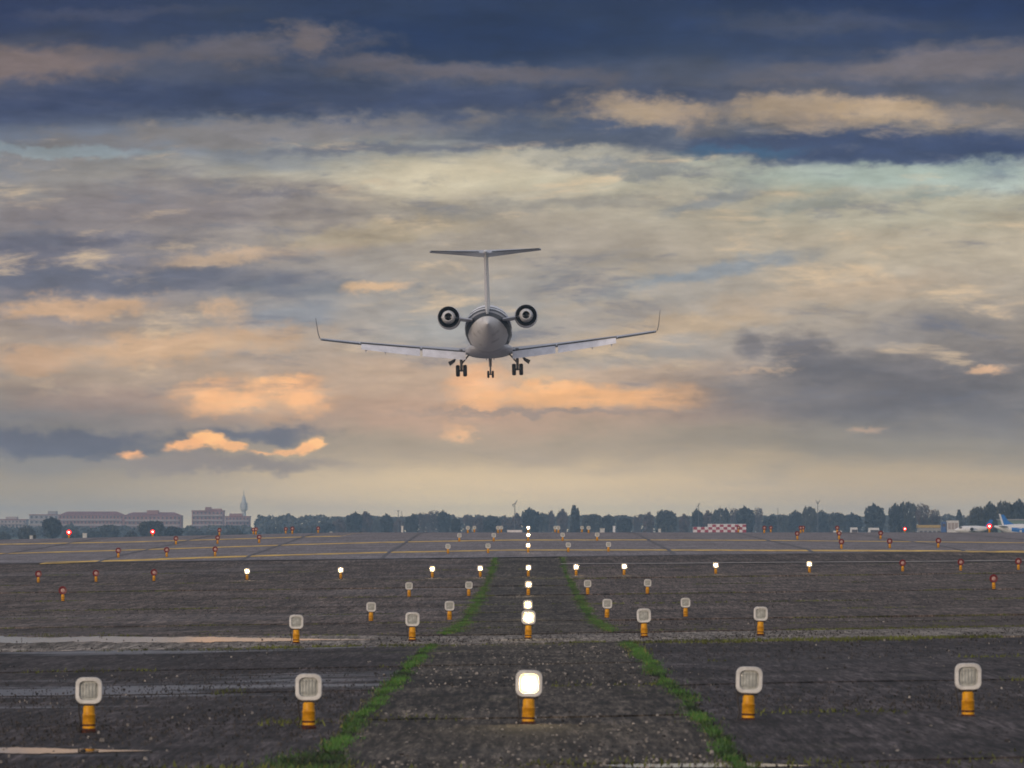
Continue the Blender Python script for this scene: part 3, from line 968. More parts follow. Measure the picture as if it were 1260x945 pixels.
# ------------------------------------------------------------------ the landing jet
def jet_paint():
    m = bpy.data.materials.new('white_jet_paint_with_sweeping_stripes')
    m.use_nodes = True
    t = m.node_tree
    b = t.nodes['Principled BSDF']
    tc = nd(t, 'ShaderNodeTexCoord')
    sp = nd(t, 'ShaderNodeSeparateXYZ')
    t.links.new(tc.outputs['Object'], sp.inputs[0])
    y, z = sp.outputs[1], sp.outputs[2]
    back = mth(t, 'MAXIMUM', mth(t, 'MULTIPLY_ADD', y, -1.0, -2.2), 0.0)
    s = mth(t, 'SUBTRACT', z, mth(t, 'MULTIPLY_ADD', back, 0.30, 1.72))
    def band(a, bb):
        return mth(t, 'MULTIPLY', mth(t, 'GREATER_THAN', s, a), mth(t, 'LESS_THAN', s, bb))
    n = noise(t, tc.outputs['Object'], 1.6, 6, 0.65)
    c = mixc(t, mapr(t, n.outputs[0], .3, .7), (0.72, 0.72, 0.74, 1), (0.86, 0.86, 0.88, 1))
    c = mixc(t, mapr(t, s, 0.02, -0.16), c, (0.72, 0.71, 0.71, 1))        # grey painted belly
    c = mixc(t, mapr(t, n.outputs[0], .55, .68, 0, .35), c, (0.16, 0.15, 0.15, 1))
    for a, bb in ((-.22, .26), (.48, .74), (.92, 1.06)):
        c = mixc(t, band(a, bb), c, (0.018, 0.018, 0.022, 1))
    c = mixc(t, band(.26, .48), c, (0.34, 0.33, 0.34, 1))
    t.links.new(c, b.inputs['Base Color'])
    b.inputs['Roughness'].default_value = 0.5
    b.inputs['Specular IOR Level'].default_value = 0.2
    return m
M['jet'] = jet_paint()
M['jet_white'] = mat('white_wing_paint', (0.82, 0.82, 0.83), 0.35, var=0.08, vscale=1.0)
M['jet_grey'] = mat('grey_wing_paint', (0.50, 0.50, 0.53), 0.38, var=0.1, vscale=1.0)
M['flap'] = mat('pale_flap_paint', (0.76, 0.76, 0.82), 0.4, var=0.08, vscale=2.0)
M['jet_dark'] = mat('dark_trim_and_shade', (0.045, 0.045, 0.05), 0.45)  # dark trim; on ailerons and hinge strips it stands in for shade
M['cowl_lip'] = mat('black_cowl_lip', (0.012, 0.012, 0.013), 0.5)
M['metal'] = mat('bright_exhaust_metal', (0.86, 0.85, 0.84), 0.4, metal=0.0, var=0.1, vscale=5)
M['tyre'] = mat('tyre_rubber', (0.012, 0.012, 0.012), 0.8)
M['gear'] = mat('gear_strut_grey', (0.16, 0.15, 0.15), 0.45)
M['rim'] = mat('wheel_hub_grey', (0.30, 0.30, 0.30), 0.4)

def airfoil(le, ch, z, x, th, twist=0.0, axis='x'):
    """section ring at span x; chord runs aft (-y)"""
    up = [(0, 0), (.03, .30), (.12, .46), (.30, .50), (.55, .40), (.80, .20), (1.0, .02)]
    pts = [(c, h) for c, h in up] + [(c, -h * .75) for c, h in reversed(up[1:-1])]
    r = []
    for c, h in pts:
        y = le - c * ch; zz = h * th - c * ch * math.tan(twist)
        r.append((x, y, z + zz) if axis == 'x' else (x + zz, y, z))
    return r

def circle(x, y, z, rx, rz, n=28, flat=0.0):
    o = []
    for j in range(n):
        a = 2 * math.pi * j / n
        s = math.sin(a)
        o.append((x + rx * math.cos(a), y, z + rz * s * (1 - flat if s < 0 else 1)))
    return o

def build_jet():
    root = empty('landing_jet')
    FZ, FR = 2.66, 1.345
    b = MB()
    st = [(10.3, .02, -.42), (10.15, .24, -.40), (9.8, .50, -.34), (9.2, .78, -.24), (8.4, 1.02, -.14), (7.4, 1.22, -.05), (6.2, 1.335, 0.0), (4.5, FR, 0), (-1.5, FR, 0), (-3.2, 1.32, .01),
          (-4.6, 1.24, .05), (-5.6, 1.08, .08), (-6.5, .87, .11), (-7.3, .64, .13), (-8.1, .39, .14), (-8.7, .19, .14), (-9.0, .05, .14)]
    b.loft([circle(0, y, FZ + dz, r, r) for y, r, dz in st])
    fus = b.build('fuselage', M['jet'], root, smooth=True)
    b = MB()    # cockpit glass
    for sx in (-1, 1):
        for k in range(3):
            a0, a1 = R(90 - sx * (4 + k * 22)), R(90 - sx * (24 + k * 22))
            vs = [(1.05 * math.cos(a) * q, yy, FZ - .14 * (2 - q) + 1.04 * math.sin(a) * q) for (q, yy) in ((.98, 8.35), (.80, 9.05)) for a in (a0, a1)]
            b.add(vs, [(0, 1, 3, 2)])
    b.build('cockpit_window', M['cowl_lip'], fus)
    for sx in (-1, 1):
        for k in range(6):
            b = MB()
            y = 5.6 - k * 1.15
            a0, a1 = R(12), R(26)
            r = FR + .008
            vs = []
            for a in (a0, (a0 + a1) / 2, a1):
                for dy in (-.17, .17):
                    vs.append((sx * r * math.cos(a), y + dy, FZ + r * math.sin(a)))
            b.add(vs, [(0, 1, 3, 2), (2, 3, 5, 4)])
            b.build('cabin_window', M['cowl_lip'], fus)
    b = MB()    # wing-body fairing
    b.loft([circle(0, y, z, rx, rz, 24) for y, rx, rz, z in ((5.2, .1, .05, 1.45), (4.4, 1.0, .26, 1.40), (3.0, 1.36, .38, 1.42), (0.5, 1.44, .44, 1.48), (-1.2, 1.36, .42, 1.50), (-2.6, .95, .34, 1.60), (-3.8, .1, .05, 1.70))])
    b.build('belly_fairing', M['jet_grey'], root, smooth=True)
    # wings
    def wz(x): return 1.47 + (x - 1.2) * 0.088 + max(0, x - 5) ** 2 * 0.004
    def wle(x): return 3.2 - (x - 1.2) * 0.555
    def wte(x): return -0.95 - (max(0.0, x - 3.9)) * 0.305
    for sx in (-1, 1):
        b = MB()
        rings = []
        for x in (0.9, 2.4, 3.9, 5.6, 7.4, 9.55):
            ch = wle(x) - wte(x)
            if x < 7.39: ch *= 0.86         # the flap fills the rest
            else: ch *= .88
            rg = airfoil(wle(x), ch, wz(x), sx * x, 0.115 * ch + .04, 0.035)
            rings.append(rg if sx > 0 else list(reversed(rg)))
        b.loft(rings)
        wing = b.build('wing', M['jet_grey'], root, smooth=True)
        def panel(name, x0, x1, drop, c0, m, n=4, ang=40.0, inset=0.0):
            bb = MB()
            rr = []
            for k in range(n + 1):
                x = x0 + (x1 - x0) * k / n
                ch = wle(x) - wte(x)
                y0 = wle(x) - .86 * ch - .02 - inset
                z0 = wz(x) - .86 * ch * math.tan(.035) - drop
                cl = c0(x)
                rg = airfoil(y0, cl * math.cos(R(ang)), z0, sx * x, .10, R(ang))
                rr.append(rg if sx > 0 else list(reversed(rg)))
            bb.loft(rr)
            return bb.build(name, m, wing, smooth=True)
        panel('flap', 1.34, 3.80, -.02, lambda x: .70, M['flap'])
        panel('flap', 3.95, 7.26, -.02, lambda x: .70 - (x - 3.95) * .055, M['flap'])
        panel('aileron', 7.36, 9.45, 0.0, lambda x: .34, M['jet_dark'], ang=3)  # shade on the edge-on aileron is put into its dark colour
        bb = MB()   # solid dark strip along the flap hinge, standing in for the gap's shade
        for x0, x1 in ((1.3, 3.84), (3.92, 7.3)):
            q = []
            for x in (x0, x1):
                ch = wle(x) - wte(x)
                y0 = wle(x) - .85 * ch; z0 = wz(x) - .85 * ch * math.tan(.035)
                q.append([(sx * x, y0 + .12, z0 + .10), (sx * x, y0 - .12, z0 + .065), (sx * x, y0 - .12, z0 + .015), (sx * x, y0 + .12, z0 + .02)])
            bb.loft(q)
        bb.build('hinge_shade_strip', M['jet_dark'], wing)
        for x in (2.6, 4.7, 5.9, 7.0):
            bb = MB()
            ch = wle(x) - wte(x)
            y0 = wle(x) - .8 * ch
            z0 = wz(x) - .8 * ch * .035 - .14
            bb.loft([circle(sx * x, y0 + .5, z0 + .05, .02, .02, 8), circle(sx * x, y0 + .1, z0, .045, .06, 8), circle(sx * x, y0 - .40, z0 - .22, .04, .05, 8), circle(sx * x, y0 - .62, z0 - .34, .012, .015, 8)])
            bb.build('flap_track', M['jet_grey'], wing, smooth=True)
        bb = MB()   # winglet
        zt = wz(9.55)
        lt = wle(9.55)
        rr = []
        for (x, le, ch, z, th) in ((9.50, lt, 1.15, zt, .05), (9.62, lt - .12, 1.05, zt + .05, .05), (9.70, lt - .35, .85, zt + .35, .045), (9.80, lt - .95, .45, zt + 1.20, .03)):
            ring = airfoil(le, ch, z, sx * x, th, 0, axis='z')
            rr.append(ring if sx > 0 else ring)
        bb.loft(rr)
        bb.build('winglet', M['jet_dark'], wing, smooth=True)
        # engine
        ex, ez = 2.17, 3.24
        b = MB()
        b.lathe([(.50, -3.55), (.56, -3.4), (.615, -3.7), (.655, -4.4), (.655, -5.6), (.625, -6.6), (.585, -7.35)], axis='y', n=28, c=(sx * ex, 0, ez), cap=False)
        eng = b.build('engine', M['jet_white'], root, smooth=True)
        b = MB()
        b.lathe([(.585, -7.35), (.60, -7.38), (.575, -7.40), (.53, -7.30), (.50, -6.7), (.44, -6.5), (.36, -6.5)], axis='y', n=28, c=(sx * ex, 0, ez), cap=False)
        b.build('fan_duct', M['cowl_lip'], eng, smooth=True)
        b = MB()
        b.lathe([(.39, -6.45), (.385, -7.1), (.36, -7.55), (.275, -8.02), (.235, -8.18), (.215, -8.17), (.21, -7.7)], axis='y', n=28, c=(sx * ex, 0, ez), cap=False)
        b.build('exhaust_nozzle', M['metal'], eng, smooth=True)
        b = MB()
        b.lathe([(.212, -7.75), (.11, -7.75), (.07, -7.95), (.01, -8.12)], axis='y', n=20, c=(sx * ex, 0, ez))
        b.build('exhaust_plug', M['cowl_lip'], eng, smooth=True)
        b = MB()
        b.lathe([(.50, -3.6), (.14, -4.0), (.01, -3.7)], axis='y', n=20, c=(sx * ex, 0, ez), cap=False)
        b.build('fan', M['gear'], eng, smooth=True)
        b = MB()    # pylon, thin, and the strut across the nozzle
        rg = []
        for x, z in ((.85, ez - .20), (ex - .25, ez - .03)):
            rg.append(airfoil(-4.0, 3.5, z, sx * x, .26) if sx > 0 else list(reversed(airfoil(-4.0, 3.5, z, sx * x, .26))))
        b.loft(rg)
        b.box((sx * ex, -7.72, ez - .02), (.80, .10, .085))
        b.build('pylon', M['jet_grey'], eng, smooth=True)
        # main gear
        gx_ = 1.61
        b = MB()
        b.tube([(sx * gx_, -.15, 1.55), (sx * gx_, 0, .75), (sx * gx_, 0, .33)], [.10, .085, .07], 10)
        b.tube([(sx * gx_ - .26, 0, .33), (sx * gx_ + .26, 0, .33)], .05, 8)
        b.tube([(sx * (gx_ - .55), .0, 1.35), (sx * gx_, 0, .70)], .045, 8)
        b.tube([(sx * gx_, -.5, 1.35), (sx * gx_, -.06, .55)], .04, 8)
        gear = b.build('main_gear', M['gear'], root, smooth=True)
        for k in (-1, 1):
            b = MB()
            b.lathe([(.17, -.115), (.29, -.115), (.335, -.07), (.34, 0), (.335, .07), (.29, .115), (.17, .115)], axis='x', n=22, c=(sx * gx_ + k * .205, 0, .33), cap=False)
            w = b.build('wheel', M['tyre'], gear, smooth=True)
            # hub, third level is the limit: joined to the gear as its own piece
            b = MB()
            b.lathe([(.02, -.075), (.175, -.07), (.175, .07), (.02, .075)], axis='x', n=16, c=(sx * gx_ + k * .205, 0, .33))
            b.build('hub', M['rim'], gear, smooth=True)
        b = MB()
        vs = [(sx * 1.84, .40, 1.16), (sx * 2.06, .40, .98), (sx * 2.36, .30, .84), (sx * 2.26, .30, .62), (sx * 1.98, .40, .84)]
        vs += [(p[0], p[1] - .8, p[2]) for p in vs]
        b.add(vs, [(0, 1, 2, 3, 4), (9, 8, 7, 6, 5)] + [(k, 5 + k, 5 + (k + 1) % 5, (k + 1) % 5) for k in range(5)])
        b.build('gear_door', M['jet_dark'], gear)
        # tailplane half
        b = MB()
        rg = []
        for x, le, ch, z, th in ((.05, -7.75, 2.15, 6.66, .48), (1.6, -8.66, 1.65, 6.74, .30), (3.08, -9.50, 1.12, 6.80, .13)):
            r_ = airfoil(le, ch, z, sx * x, th)
            rg.append(r_ if sx > 0 else list(reversed(r_)))
        b.loft(rg)
        tp = b.build('tailplane', M['jet_grey'], root, smooth=True)
        b = MB()
        rg = []
        for x, le, ch, z in ((.35, -9.88, .42, 6.735), (3.0, -10.45, .30, 6.82)):
            r_ = airfoil(le, ch, z, sx * x, .07)
            rg.append(r_ if sx > 0 else list(reversed(r_)))
        b.loft(rg)
        b.build('elevator', M['jet_dark'], tp, smooth=True)
    # fin
    b = MB()
    rings = []
    for z, le, ch, th in ((3.35, -3.9, 5.3, .20), (3.95, -5.6, 3.75, .36), (5.2, -6.65, 3.05, .31), (6.72, -7.75, 2.35, .27)):
        rings.append(airfoil(le, ch, z, 0, th, 0, axis='z'))
    # centre the section on x = 0
    rings = [[(p[0] * 1.0, p[1], p[2]) for p in r] for r in rings]
    b.loft(rings)
    fin = b.build('tail_fin', M['jet_white'], root, smooth=True)
    b = MB()
    b.loft([circle(0, y, 6.74, r, r * .9, 14) for y, r in ((-7.4, .02), (-7.8, .12), (-8.8, .16), (-9.9, .12), (-10.5, .02))])
    b.build('fin_fairing', M['jet_white'], fin, smooth=True)
    b = MB()
    b.box((0, -9.75, 4.75), (.05, .05, 1.6))
    b.build('rudder_hinge', M['jet_grey'], fin)
    # nose gear
    b = MB()
    b.tube([(0, 8.0, 1.55), (0, 8.0, .65)], [.11, .085], 10)
    b.tube([(0, 8.0, .70), (0, 8.0, .20)], [.055, .05], 10)
    b.tube([(-.2, 8.0, .20), (.2, 8.0, .20)], .04, 8)
    b.tube([(0, 7.3, 1.5), (0, 7.95, .75)], .04, 8)
    ng = b.build('nose_gear', M['gear'], root, smooth=True)
    for k in (-1, 1):
        b = MB()
        b.lathe([(.09, -.065), (.18, -.065), (.212, -.035), (.215, 0), (.212, .035), (.18, .065), (.09, .065)], axis='x', n=20, c=(k * .135, 8.0, .20))
        b.build('wheel', M['tyre'], ng, smooth=True)
        b = MB()
        b.box((k * .22, 8.0, 1.22), (.03, .9, .36))
        b.build('gear_door', M['jet_dark'], ng)
    return root
jet = build_jet()
JD = 281.0
jet.location = ((602.5 - 650) / F * JD, JD, CAMZ + (650 - 462.5) / F * JD)
jet.rotation_euler = (R(1.0), R(-1.35), 0)
tag(jet, 'white twin engine business jet landing with flaps and wheels down', 'jet')

# ------------------------------------------------------------------ far background
def far_x(px, d): return (px - 650) / F * d
def far_z(py, d): return CAMZ + (650 - py) / F * d
GZ = CAMZ - 4.0
M['leaf_a'] = mat('dark_green_leaf', (0.040, 0.046, 0.040), 0.7, var=0.45, vscale=0.35)
M['leaf_b'] = mat('olive_leaf', (0.066, 0.066, 0.050), 0.7, var=0.45, vscale=0.35)
M['leaf_c'] = mat('rusty_autumn_leaf', (0.115, 0.075, 0.060), 0.7, var=0.45, vscale=0.35)
M['bark'] = mat('grey_bark', (0.06, 0.05, 0.042), 0.85, var=0.3, vscale=2)

def tree_proto(name, seed, leaf, lobes, n, h, trunk_h, bare=False, qs=0.75):
    """h: nominal height; lobes: (x, y, z, rx, rz)"""
    r = random.Random(seed)
    root = empty(name)
    b = MB()
    b.tube([(0, 0, -.3), (.05, 0, trunk_h * .6), (0, .05, h * .55)], [.30, .22, .06], 7)
    for k in range(7 if not bare else 26):
        a = r.uniform(0, 6.28); z0 = trunk_h * r.uniform(.6, 1.0) if not bare else h * r.uniform(.2, .42)
        l = r.uniform(.25, .42) * h
        tip = Vector((math.cos(a) * l * r.uniform(.3, .8), math.sin(a) * l * .6, z0 + l * r.uniform(.9, 1.15)))
        mid = Vector((math.cos(a) * l * .34, math.sin(a) * l * .34, z0 + l * .30))
        b.tube([(0, 0, z0), mid, tip], [.11, .08, .03], 5)
        if bare:
            for q in range(5):
                s = r.uniform(.3, .95)
                o = mid.lerp(tip, s)
                e = o + Vector((r.uniform(-1, 1), r.uniform(-1, 1), r.uniform(.4, 1.5))) * (h * .085)
                b.tube([o, e], [.05, .02], 4)
    b.build('trunk', M['bark'], root)
    b = MB()
    for _ in range(n):
        lx, ly, lz, rx, rz = r.choice(lobes)
        d = Vector((r.gauss(0, 1), r.gauss(0, 1), r.gauss(0, 1))).normalized()
        k = r.uniform(.62, 1.12) ** .6
        k *= 0.86 + 0.30 * mnoise.noise((d.x * 2.2 + lx, d.y * 2.2, d.z * 2.2 + seed))
        p = Vector((lx + d.x * rx * k, ly + d.y * rx * k, lz + d.z * rz * k))
        s = qs * r.uniform(.55, 1.2)
        u = Vector((r.gauss(0, 1), r.gauss(0, 1), r.gauss(0, 1))).normalized()
        w = u.cross(Vector((r.gauss(0, 1), r.gauss(0, 1), r.gauss(0, 1)))).normalized()
        b.add([p - u * s * .5, p + w * s * .35, p + u * s * .5, p - w * s * .4], [(0, 1, 2, 3)])
    b.build('crown', leaf, root)
    root['h'] = h
    return root
TP = {
    'round': tree_proto('broadleaf_tree', 1, M['leaf_a'], [(.2, 0, 6.4, 2.9, 2.9), (1.7, .3, 5.9, 2.5, 2.8), (-1.8, 0, 5.7, 2.5, 2.9), (.2, 0, 3.2, 3.8, 2.4)], 2400, 10, 2.6, qs=.95),
    'wide': tree_proto('broadleaf_tree', 2, M['leaf_b'], [(0, 0, 6.3, 2.8, 3.0), (2.7, 0, 6.0, 2.4, 2.9), (-2.9, 0, 6.3, 2.3, 2.8), (0, 0, 3.2, 4.6, 2.6)], 2600, 10, 2.4, qs=.95),
    'tall': tree_proto('poplar_tree', 3, M['leaf_a'], [(0, 0, 7.6, 1.1, 2.4), (.2, 0, 5.0, 1.35, 3.0), (-.2, 0, 2.8, 1.3, 2.2)], 1300, 10, 2.0, qs=.7),
    'rust': tree_proto('broadleaf_tree', 4, M['leaf_c'], [(.3, 0, 6.6, 2.0, 2.8), (1.6, 0, 5.8, 1.8, 2.6), (-1.4, .3, 6.2, 1.8, 2.6), (0, 0, 2.8, 2.9, 2.4)], 1700, 10, 2.4, qs=.8),
    'bare': tree_proto('bare_tree', 5, M['leaf_c'], [(0, 0, 6.0, 3.0, 3.0), (1.4, 0, 6.6, 1.6, 1.8), (-1.5, 0, 6.4, 1.6, 2.0), (0, 0, 3.0, 2.8, 2.2)], 1100, 10, 2.6, bare=True, qs=.5),
    'bush': tree_proto('broadleaf_tree', 6, M['leaf_b'], [(0, 0, 4.6, 5.0, 5.0), (2.0, 0, 4.0, 3.6, 4.0), (-2.2, 0, 3.6, 3.6, 3.8)], 2000, 10, 1.4, qs=.9),
}
TW = {'round': 8.4, 'wide': 10.0, 'tall': 2.9, 'rust': 6.4, 'bare': 7.2, 'bush': 11.0}
tused = {k: False for k in TP}
ADJ = {'round': 'rounded dense green tree', 'wide': 'broad olive tree', 'tall': 'slim poplar', 'rust': 'rusty autumn tree', 'bare': 'bare twiggy tree', 'bush': 'low bushy tree'}
def tree(px, py, wpx, kind, d, where, group, jit=0.0):
    o = TP[kind] if not tused[kind] else copy_tree(TP[kind])
    tused[kind] = True
    h = far_z(py, d) - GZ
    w = wpx / F * d
    o.location = (far_x(px, d), d, GZ)
    o.scale = (w / TW[kind], w / TW[kind] * (0.8 + .4 * trng.random()), h / 9.0)
    o.rotation_euler = (0, 0, trng.uniform(-.5, .5) + (math.pi if trng.random() < .5 else 0))
    tag(o, '%s %s' % (ADJ[kind], where), 'tree', group)
trng = random.Random(44)
TREES = [
    # in front of the apartment blocks
    (4, 655, 20, 'bush', 1500, 0), (33, 647, 25, 'bush', 1450, 0), (64, 637, 27, 'round', 1500, 0), (88, 650, 22, 'bush', 1600, 0), (112, 652, 30, 'bush', 1650, 0), (135, 646, 26, 'wide', 1650, 0),
    (162, 653, 16, 'bush', 1450, 0), (186, 641, 34, 'wide', 1450, 0), (213, 648, 26, 'round', 1450, 0), (240, 651, 24, 'bush', 1700, 0), (262, 652, 20, 'bush', 1700, 0), (288, 650, 26, 'bush', 1600, 0),
    # between the tower and the checkered shed
    (323, 636, 22, 'round', 2300, 1), (338, 645, 26, 'bush', 1900, 1), (353, 635, 28, 'wide', 2300, 1), (366, 647, 30, 'bush', 1800, 1), (385, 646, 26, 'bush', 1800, 1), (402, 643, 22, 'round', 1850, 1),
    (418, 639, 20, 'rust', 1900, 1), (436, 631, 22, 'round', 1800, 1), (450, 630, 18, 'rust', 1850, 1), (463, 640, 14, 'bush', 1900, 1), (476, 633, 17, 'round', 1750, 1), (491, 639, 14, 'rust', 1850, 1),
    (507, 634, 18, 'round', 1700, 1), (521, 629, 17, 'bare', 1900, 1), (534, 626, 22, 'bare', 1900, 1), (546, 629, 17, 'round', 1850, 1), (561, 637, 13, 'round', 1600, 1), (577, 633, 18, 'bare', 1900, 1),
    (590, 636, 18, 'rust', 1850, 1), (605, 635, 22, 'round', 1700, 1), (622, 638, 22, 'rust', 1850, 1), (636, 632, 14, 'rust', 1800, 1), (653, 626, 24, 'round', 1750, 1), (667, 631, 18, 'wide', 1850, 1),
    (678, 629, 11, 'rust', 1900, 1), (692, 627, 14, 'rust', 1900, 1), (706, 625, 10, 'tall', 1650, 1), (711, 628, 6, 'tall', 1650, 1), (728, 633, 26, 'wide', 1700, 1), (748, 634, 17, 'round', 1650, 1),
    (768, 636, 20, 'round', 1700, 1), (784, 632, 15, 'bare', 1900, 1), (798, 631, 14, 'rust', 1750, 1), (820, 628, 28, 'wide', 1700, 1), (842, 633, 14, 'rust', 1800, 1), (858, 627, 15, 'round', 1750, 1),
    # behind the checkered shed
    (871, 629, 15, 'rust', 1800, 2), (887, 626, 24, 'wide', 1750, 2), (903, 623, 14, 'bare', 1850, 2), (917, 624, 24, 'round', 1750, 2), (933, 622, 14, 'bare', 1950, 2), (948, 634, 20, 'round', 1800, 2), (964, 633, 18, 'wide', 1850, 2),
    # from there to the parked aircraft
    (980, 629, 22, 'round', 1800, 3), (996, 624, 20, 'wide', 1750, 3), (1012, 629, 20, 'round', 1800, 3), (1030, 631, 26, 'wide', 1750, 3), (1049, 632, 24, 'round', 1800, 3), (1076, 621, 26, 'round', 1600, 3),
    (1103, 621, 22, 'round', 1550, 3), (1117, 618, 24, 'wide', 1550, 3), (1135, 617, 24, 'bare', 1500, 3), (1150, 624, 16, 'bare', 1500, 3), (1146, 636, 26, 'bush', 1550, 3),
    # behind the parked airliner
    (1168, 638, 24, 'bush', 1650, 4), (1180, 630, 9, 'tall', 1650, 4), (1188, 637, 22, 'bush', 1600, 4), (1202, 624, 22, 'wide', 1350, 4), (1219, 619, 22, 'round', 1350, 4), (1236, 617, 22, 'wide', 1350, 4), (1252, 616, 24, 'round', 1350, 4), (1272, 617, 26, 'wide', 1350, 4), (1230, 634, 30, 'bush', 1380, 4),
]
WH = ['in front of the distant apartment blocks', 'in the tree line between the tower and checkered shed', 'rising behind the red and white checkered shed',
      'between the checkered shed and the white truck', 'behind the parked blue-tailed airliner']
WG = ['trees before the apartment blocks', 'trees along the middle of the airfield edge', 'trees behind the checkered shed', 'trees between shed and truck', 'trees behind the parked airliner']
def tree_where(px, wi):
    def pick(*z):
        for lim, txt in z:
            if px < lim: return txt
    if wi == 0:
        return pick((50, 'before the low white apartment block'), (152, 'before the long pink apartment block'), (230, 'before the pink block with stepped roof'), (999, 'before the pink blocks beside the tower'))
    if wi == 1:
        return pick((415, 'in the low stretch beside the telecom tower'), (492, 'in the tree line just short of the twin thin poles'), (560, 'in the tree line just past the twin thin poles'), (634, 'in the tree line just short of the crooked mast'),
                    (704, 'in the tree line between the crooked mast and slim poplars'), (720, 'in the tree line past the crooked mast'), (790, 'in the tree line just past the slim poplars'), (999, 'in the tree line just short of the checkered shed'))
    if wi == 3:
        return pick((1006, 'between the checkered shed and the forked aerial'), (1065, 'between the forked aerial and the long white van'), (1125, 'behind the long white van'), (1999, 'beside the long low ochre-roofed building'))
    return WH[wi]
for px, py, w, kd, d, wi in TREES:
    tree(px, py, w, kd, d, tree_where(px, wi), WG[wi])

# the wood that fills the skyline behind, one mass
def far_wood():
    r = random.Random(77)
    b = MB()
    for _ in range(34000):
        px = r.uniform(-120, 1380)
        d = r.uniform(2050, 2350)
        base = (635.5 if px > 318 else 649.0) + 4.0 * mnoise.noise((px * .02, 3, 0)) + 4.0 * mnoise.noise((px * .075, 8, 1)) + 2.0 * mnoise.noise((px * .3, 8, 1))
        top = far_z(base, d)
        z = GZ + (top - GZ) * r.random() ** .7
        p = Vector((far_x(px, d), d, z))
        s = r.uniform(.7, 1.9)
        u = Vector((r.gauss(0, 1), r.gauss(0, 1), r.gauss(0, 1))).normalized()
        w = u.cross(Vector((r.gauss(0, 1), r.gauss(0, 1), r.gauss(0, 1)))).normalized()
        b.add([p - u * s * .6, p + w * s * .45, p + u * s * .6, p - w * s * .5], [(0, 1, 2, 3)])
    return tag(b.build('far_wood', M['leaf_b']), 'hazy far wood filling the skyline behind the single trees', 'wood', kind='stuff')
far_wood()

# apartment blocks
M['bwall'] = mat('pink_plaster', (0.34, 0.17, 0.14), 0.85, vscale=.1)
M['bwhite'] = mat('white_plaster', (0.38, 0.32, 0.30), 0.85, vscale=.1)
M['broof'] = mat('red_tile_roof', (0.24, 0.09, 0.075), 0.85, vscale=.2)
M['bglass'] = mat('dark_window_glass', (0.10, 0.09, 0.10), 0.2)
M['bgrey'] = mat('grey_concrete_wall', (0.34, 0.33, 0.33), 0.85, vscale=.1)
def block(name, x0, x1, top, d, depth, wall, lab, storeys, cols, band=True, roof='flat', steps=None):
    X0, X1 = far_x(x0, d), far_x(x1, d)
    zt = far_z(top, d)
    root = empty(name, ((X0 + X1) / 2, d, GZ))
    w = X1 - X0; h = zt - GZ
    b = MB(); b.box((0, depth / 2, h / 2), (w, depth, h))
    b.build('wall', wall, root)
    b = MB()
    if roof == 'hip':
        e = .5
        vs = [(-w / 2 - e, -e, h + .05), (w / 2 + e, -e, h + .05), (w / 2 + e, depth + e, h + .05), (-w / 2 - e, depth + e, h + .05), (-w / 2 + depth * .3, depth / 2, h + 2.0), (w / 2 - depth * .3, depth / 2, h + 2.0)]
        b.add(vs, [(0, 1, 5, 4), (1, 2, 5), (2, 3, 4, 5), (3, 0, 4), (3, 2, 1, 0)])
    else:
        b.box((0, depth / 2, h + .25), (w + .6, depth + .6, .45))
    rf = b.build('roof', M['broof'], root)
    if steps:
        for sx0, sx1, st in steps:
            a0, a1 = far_x(sx0, d) - root.location.x, far_x(sx1, d) - root.location.x
            hh = far_z(st, d) - zt
            b = MB(); b.box(((a0 + a1) / 2, depth / 2, h + .5 + hh / 2), (a1 - a0, depth * .5, hh))
            b.build('penthouse', wall, rf)
    sh = h / storeys
    if band:
        for s in range(1, storeys):
            b = MB(); b.box((0, -.7, s * sh + .35), (w * .94, 1.3, .9))
            b.build('balcony', M['bwhite'], root)
    wm = None
    for s in range(storeys):
        for c in range(cols):
            x = -w / 2 + w * (c + .5) / cols
            z = s * sh + sh * .62
            if wm is None:
                b = MB(); b.box((0, 0, 0), (w / cols * .45, .12, sh * .42))
                o = b.build('window', M['bglass'], root); wm = o.data
                o.location = (x, -.05, z)
            else:
                o = bpy.data.objects.new('window', wm); COL.objects.link(o); o.parent = root; o.location = (x, -.05, z)
    return tag(root, lab, 'building')
block('apartment_building', -22, 32, 640, 2500, 14, M['bwhite'], 'low white apartment block with long window bands beside the round bush', 4, 12, roof='flat', steps=[(6, 20, 637)])
block('apartment_building', 36, 72, 634, 2650, 12, M['bgrey'], 'grey end block rising behind a rounded tree', 4, 6, steps=[(58, 69, 630)])
block('apartment_building', 72, 152, 634, 2600, 14, M['bwall'], 'long pink apartment block with white balcony bands and red roof', 4, 18, roof='hip')
block('apartment_building', 152, 223, 635, 2560, 14, M['bwall'], 'pink apartment block with stepped red roof and roof hut', 4, 14, roof='hip', steps=[(180, 194, 629)])
block('apartment_building', 236, 275, 629, 2700, 13, M['bwall'], 'tall pale pink block with white vertical bays near the tower', 5, 8, roof='flat', steps=[(252, 259, 625), (258, 272, 627)])
block('apartment_building', 277, 307, 636, 2750, 13, M['bwall'], 'short pink block below the lattice tower', 4, 7, roof='flat', steps=[(282, 298, 633)])

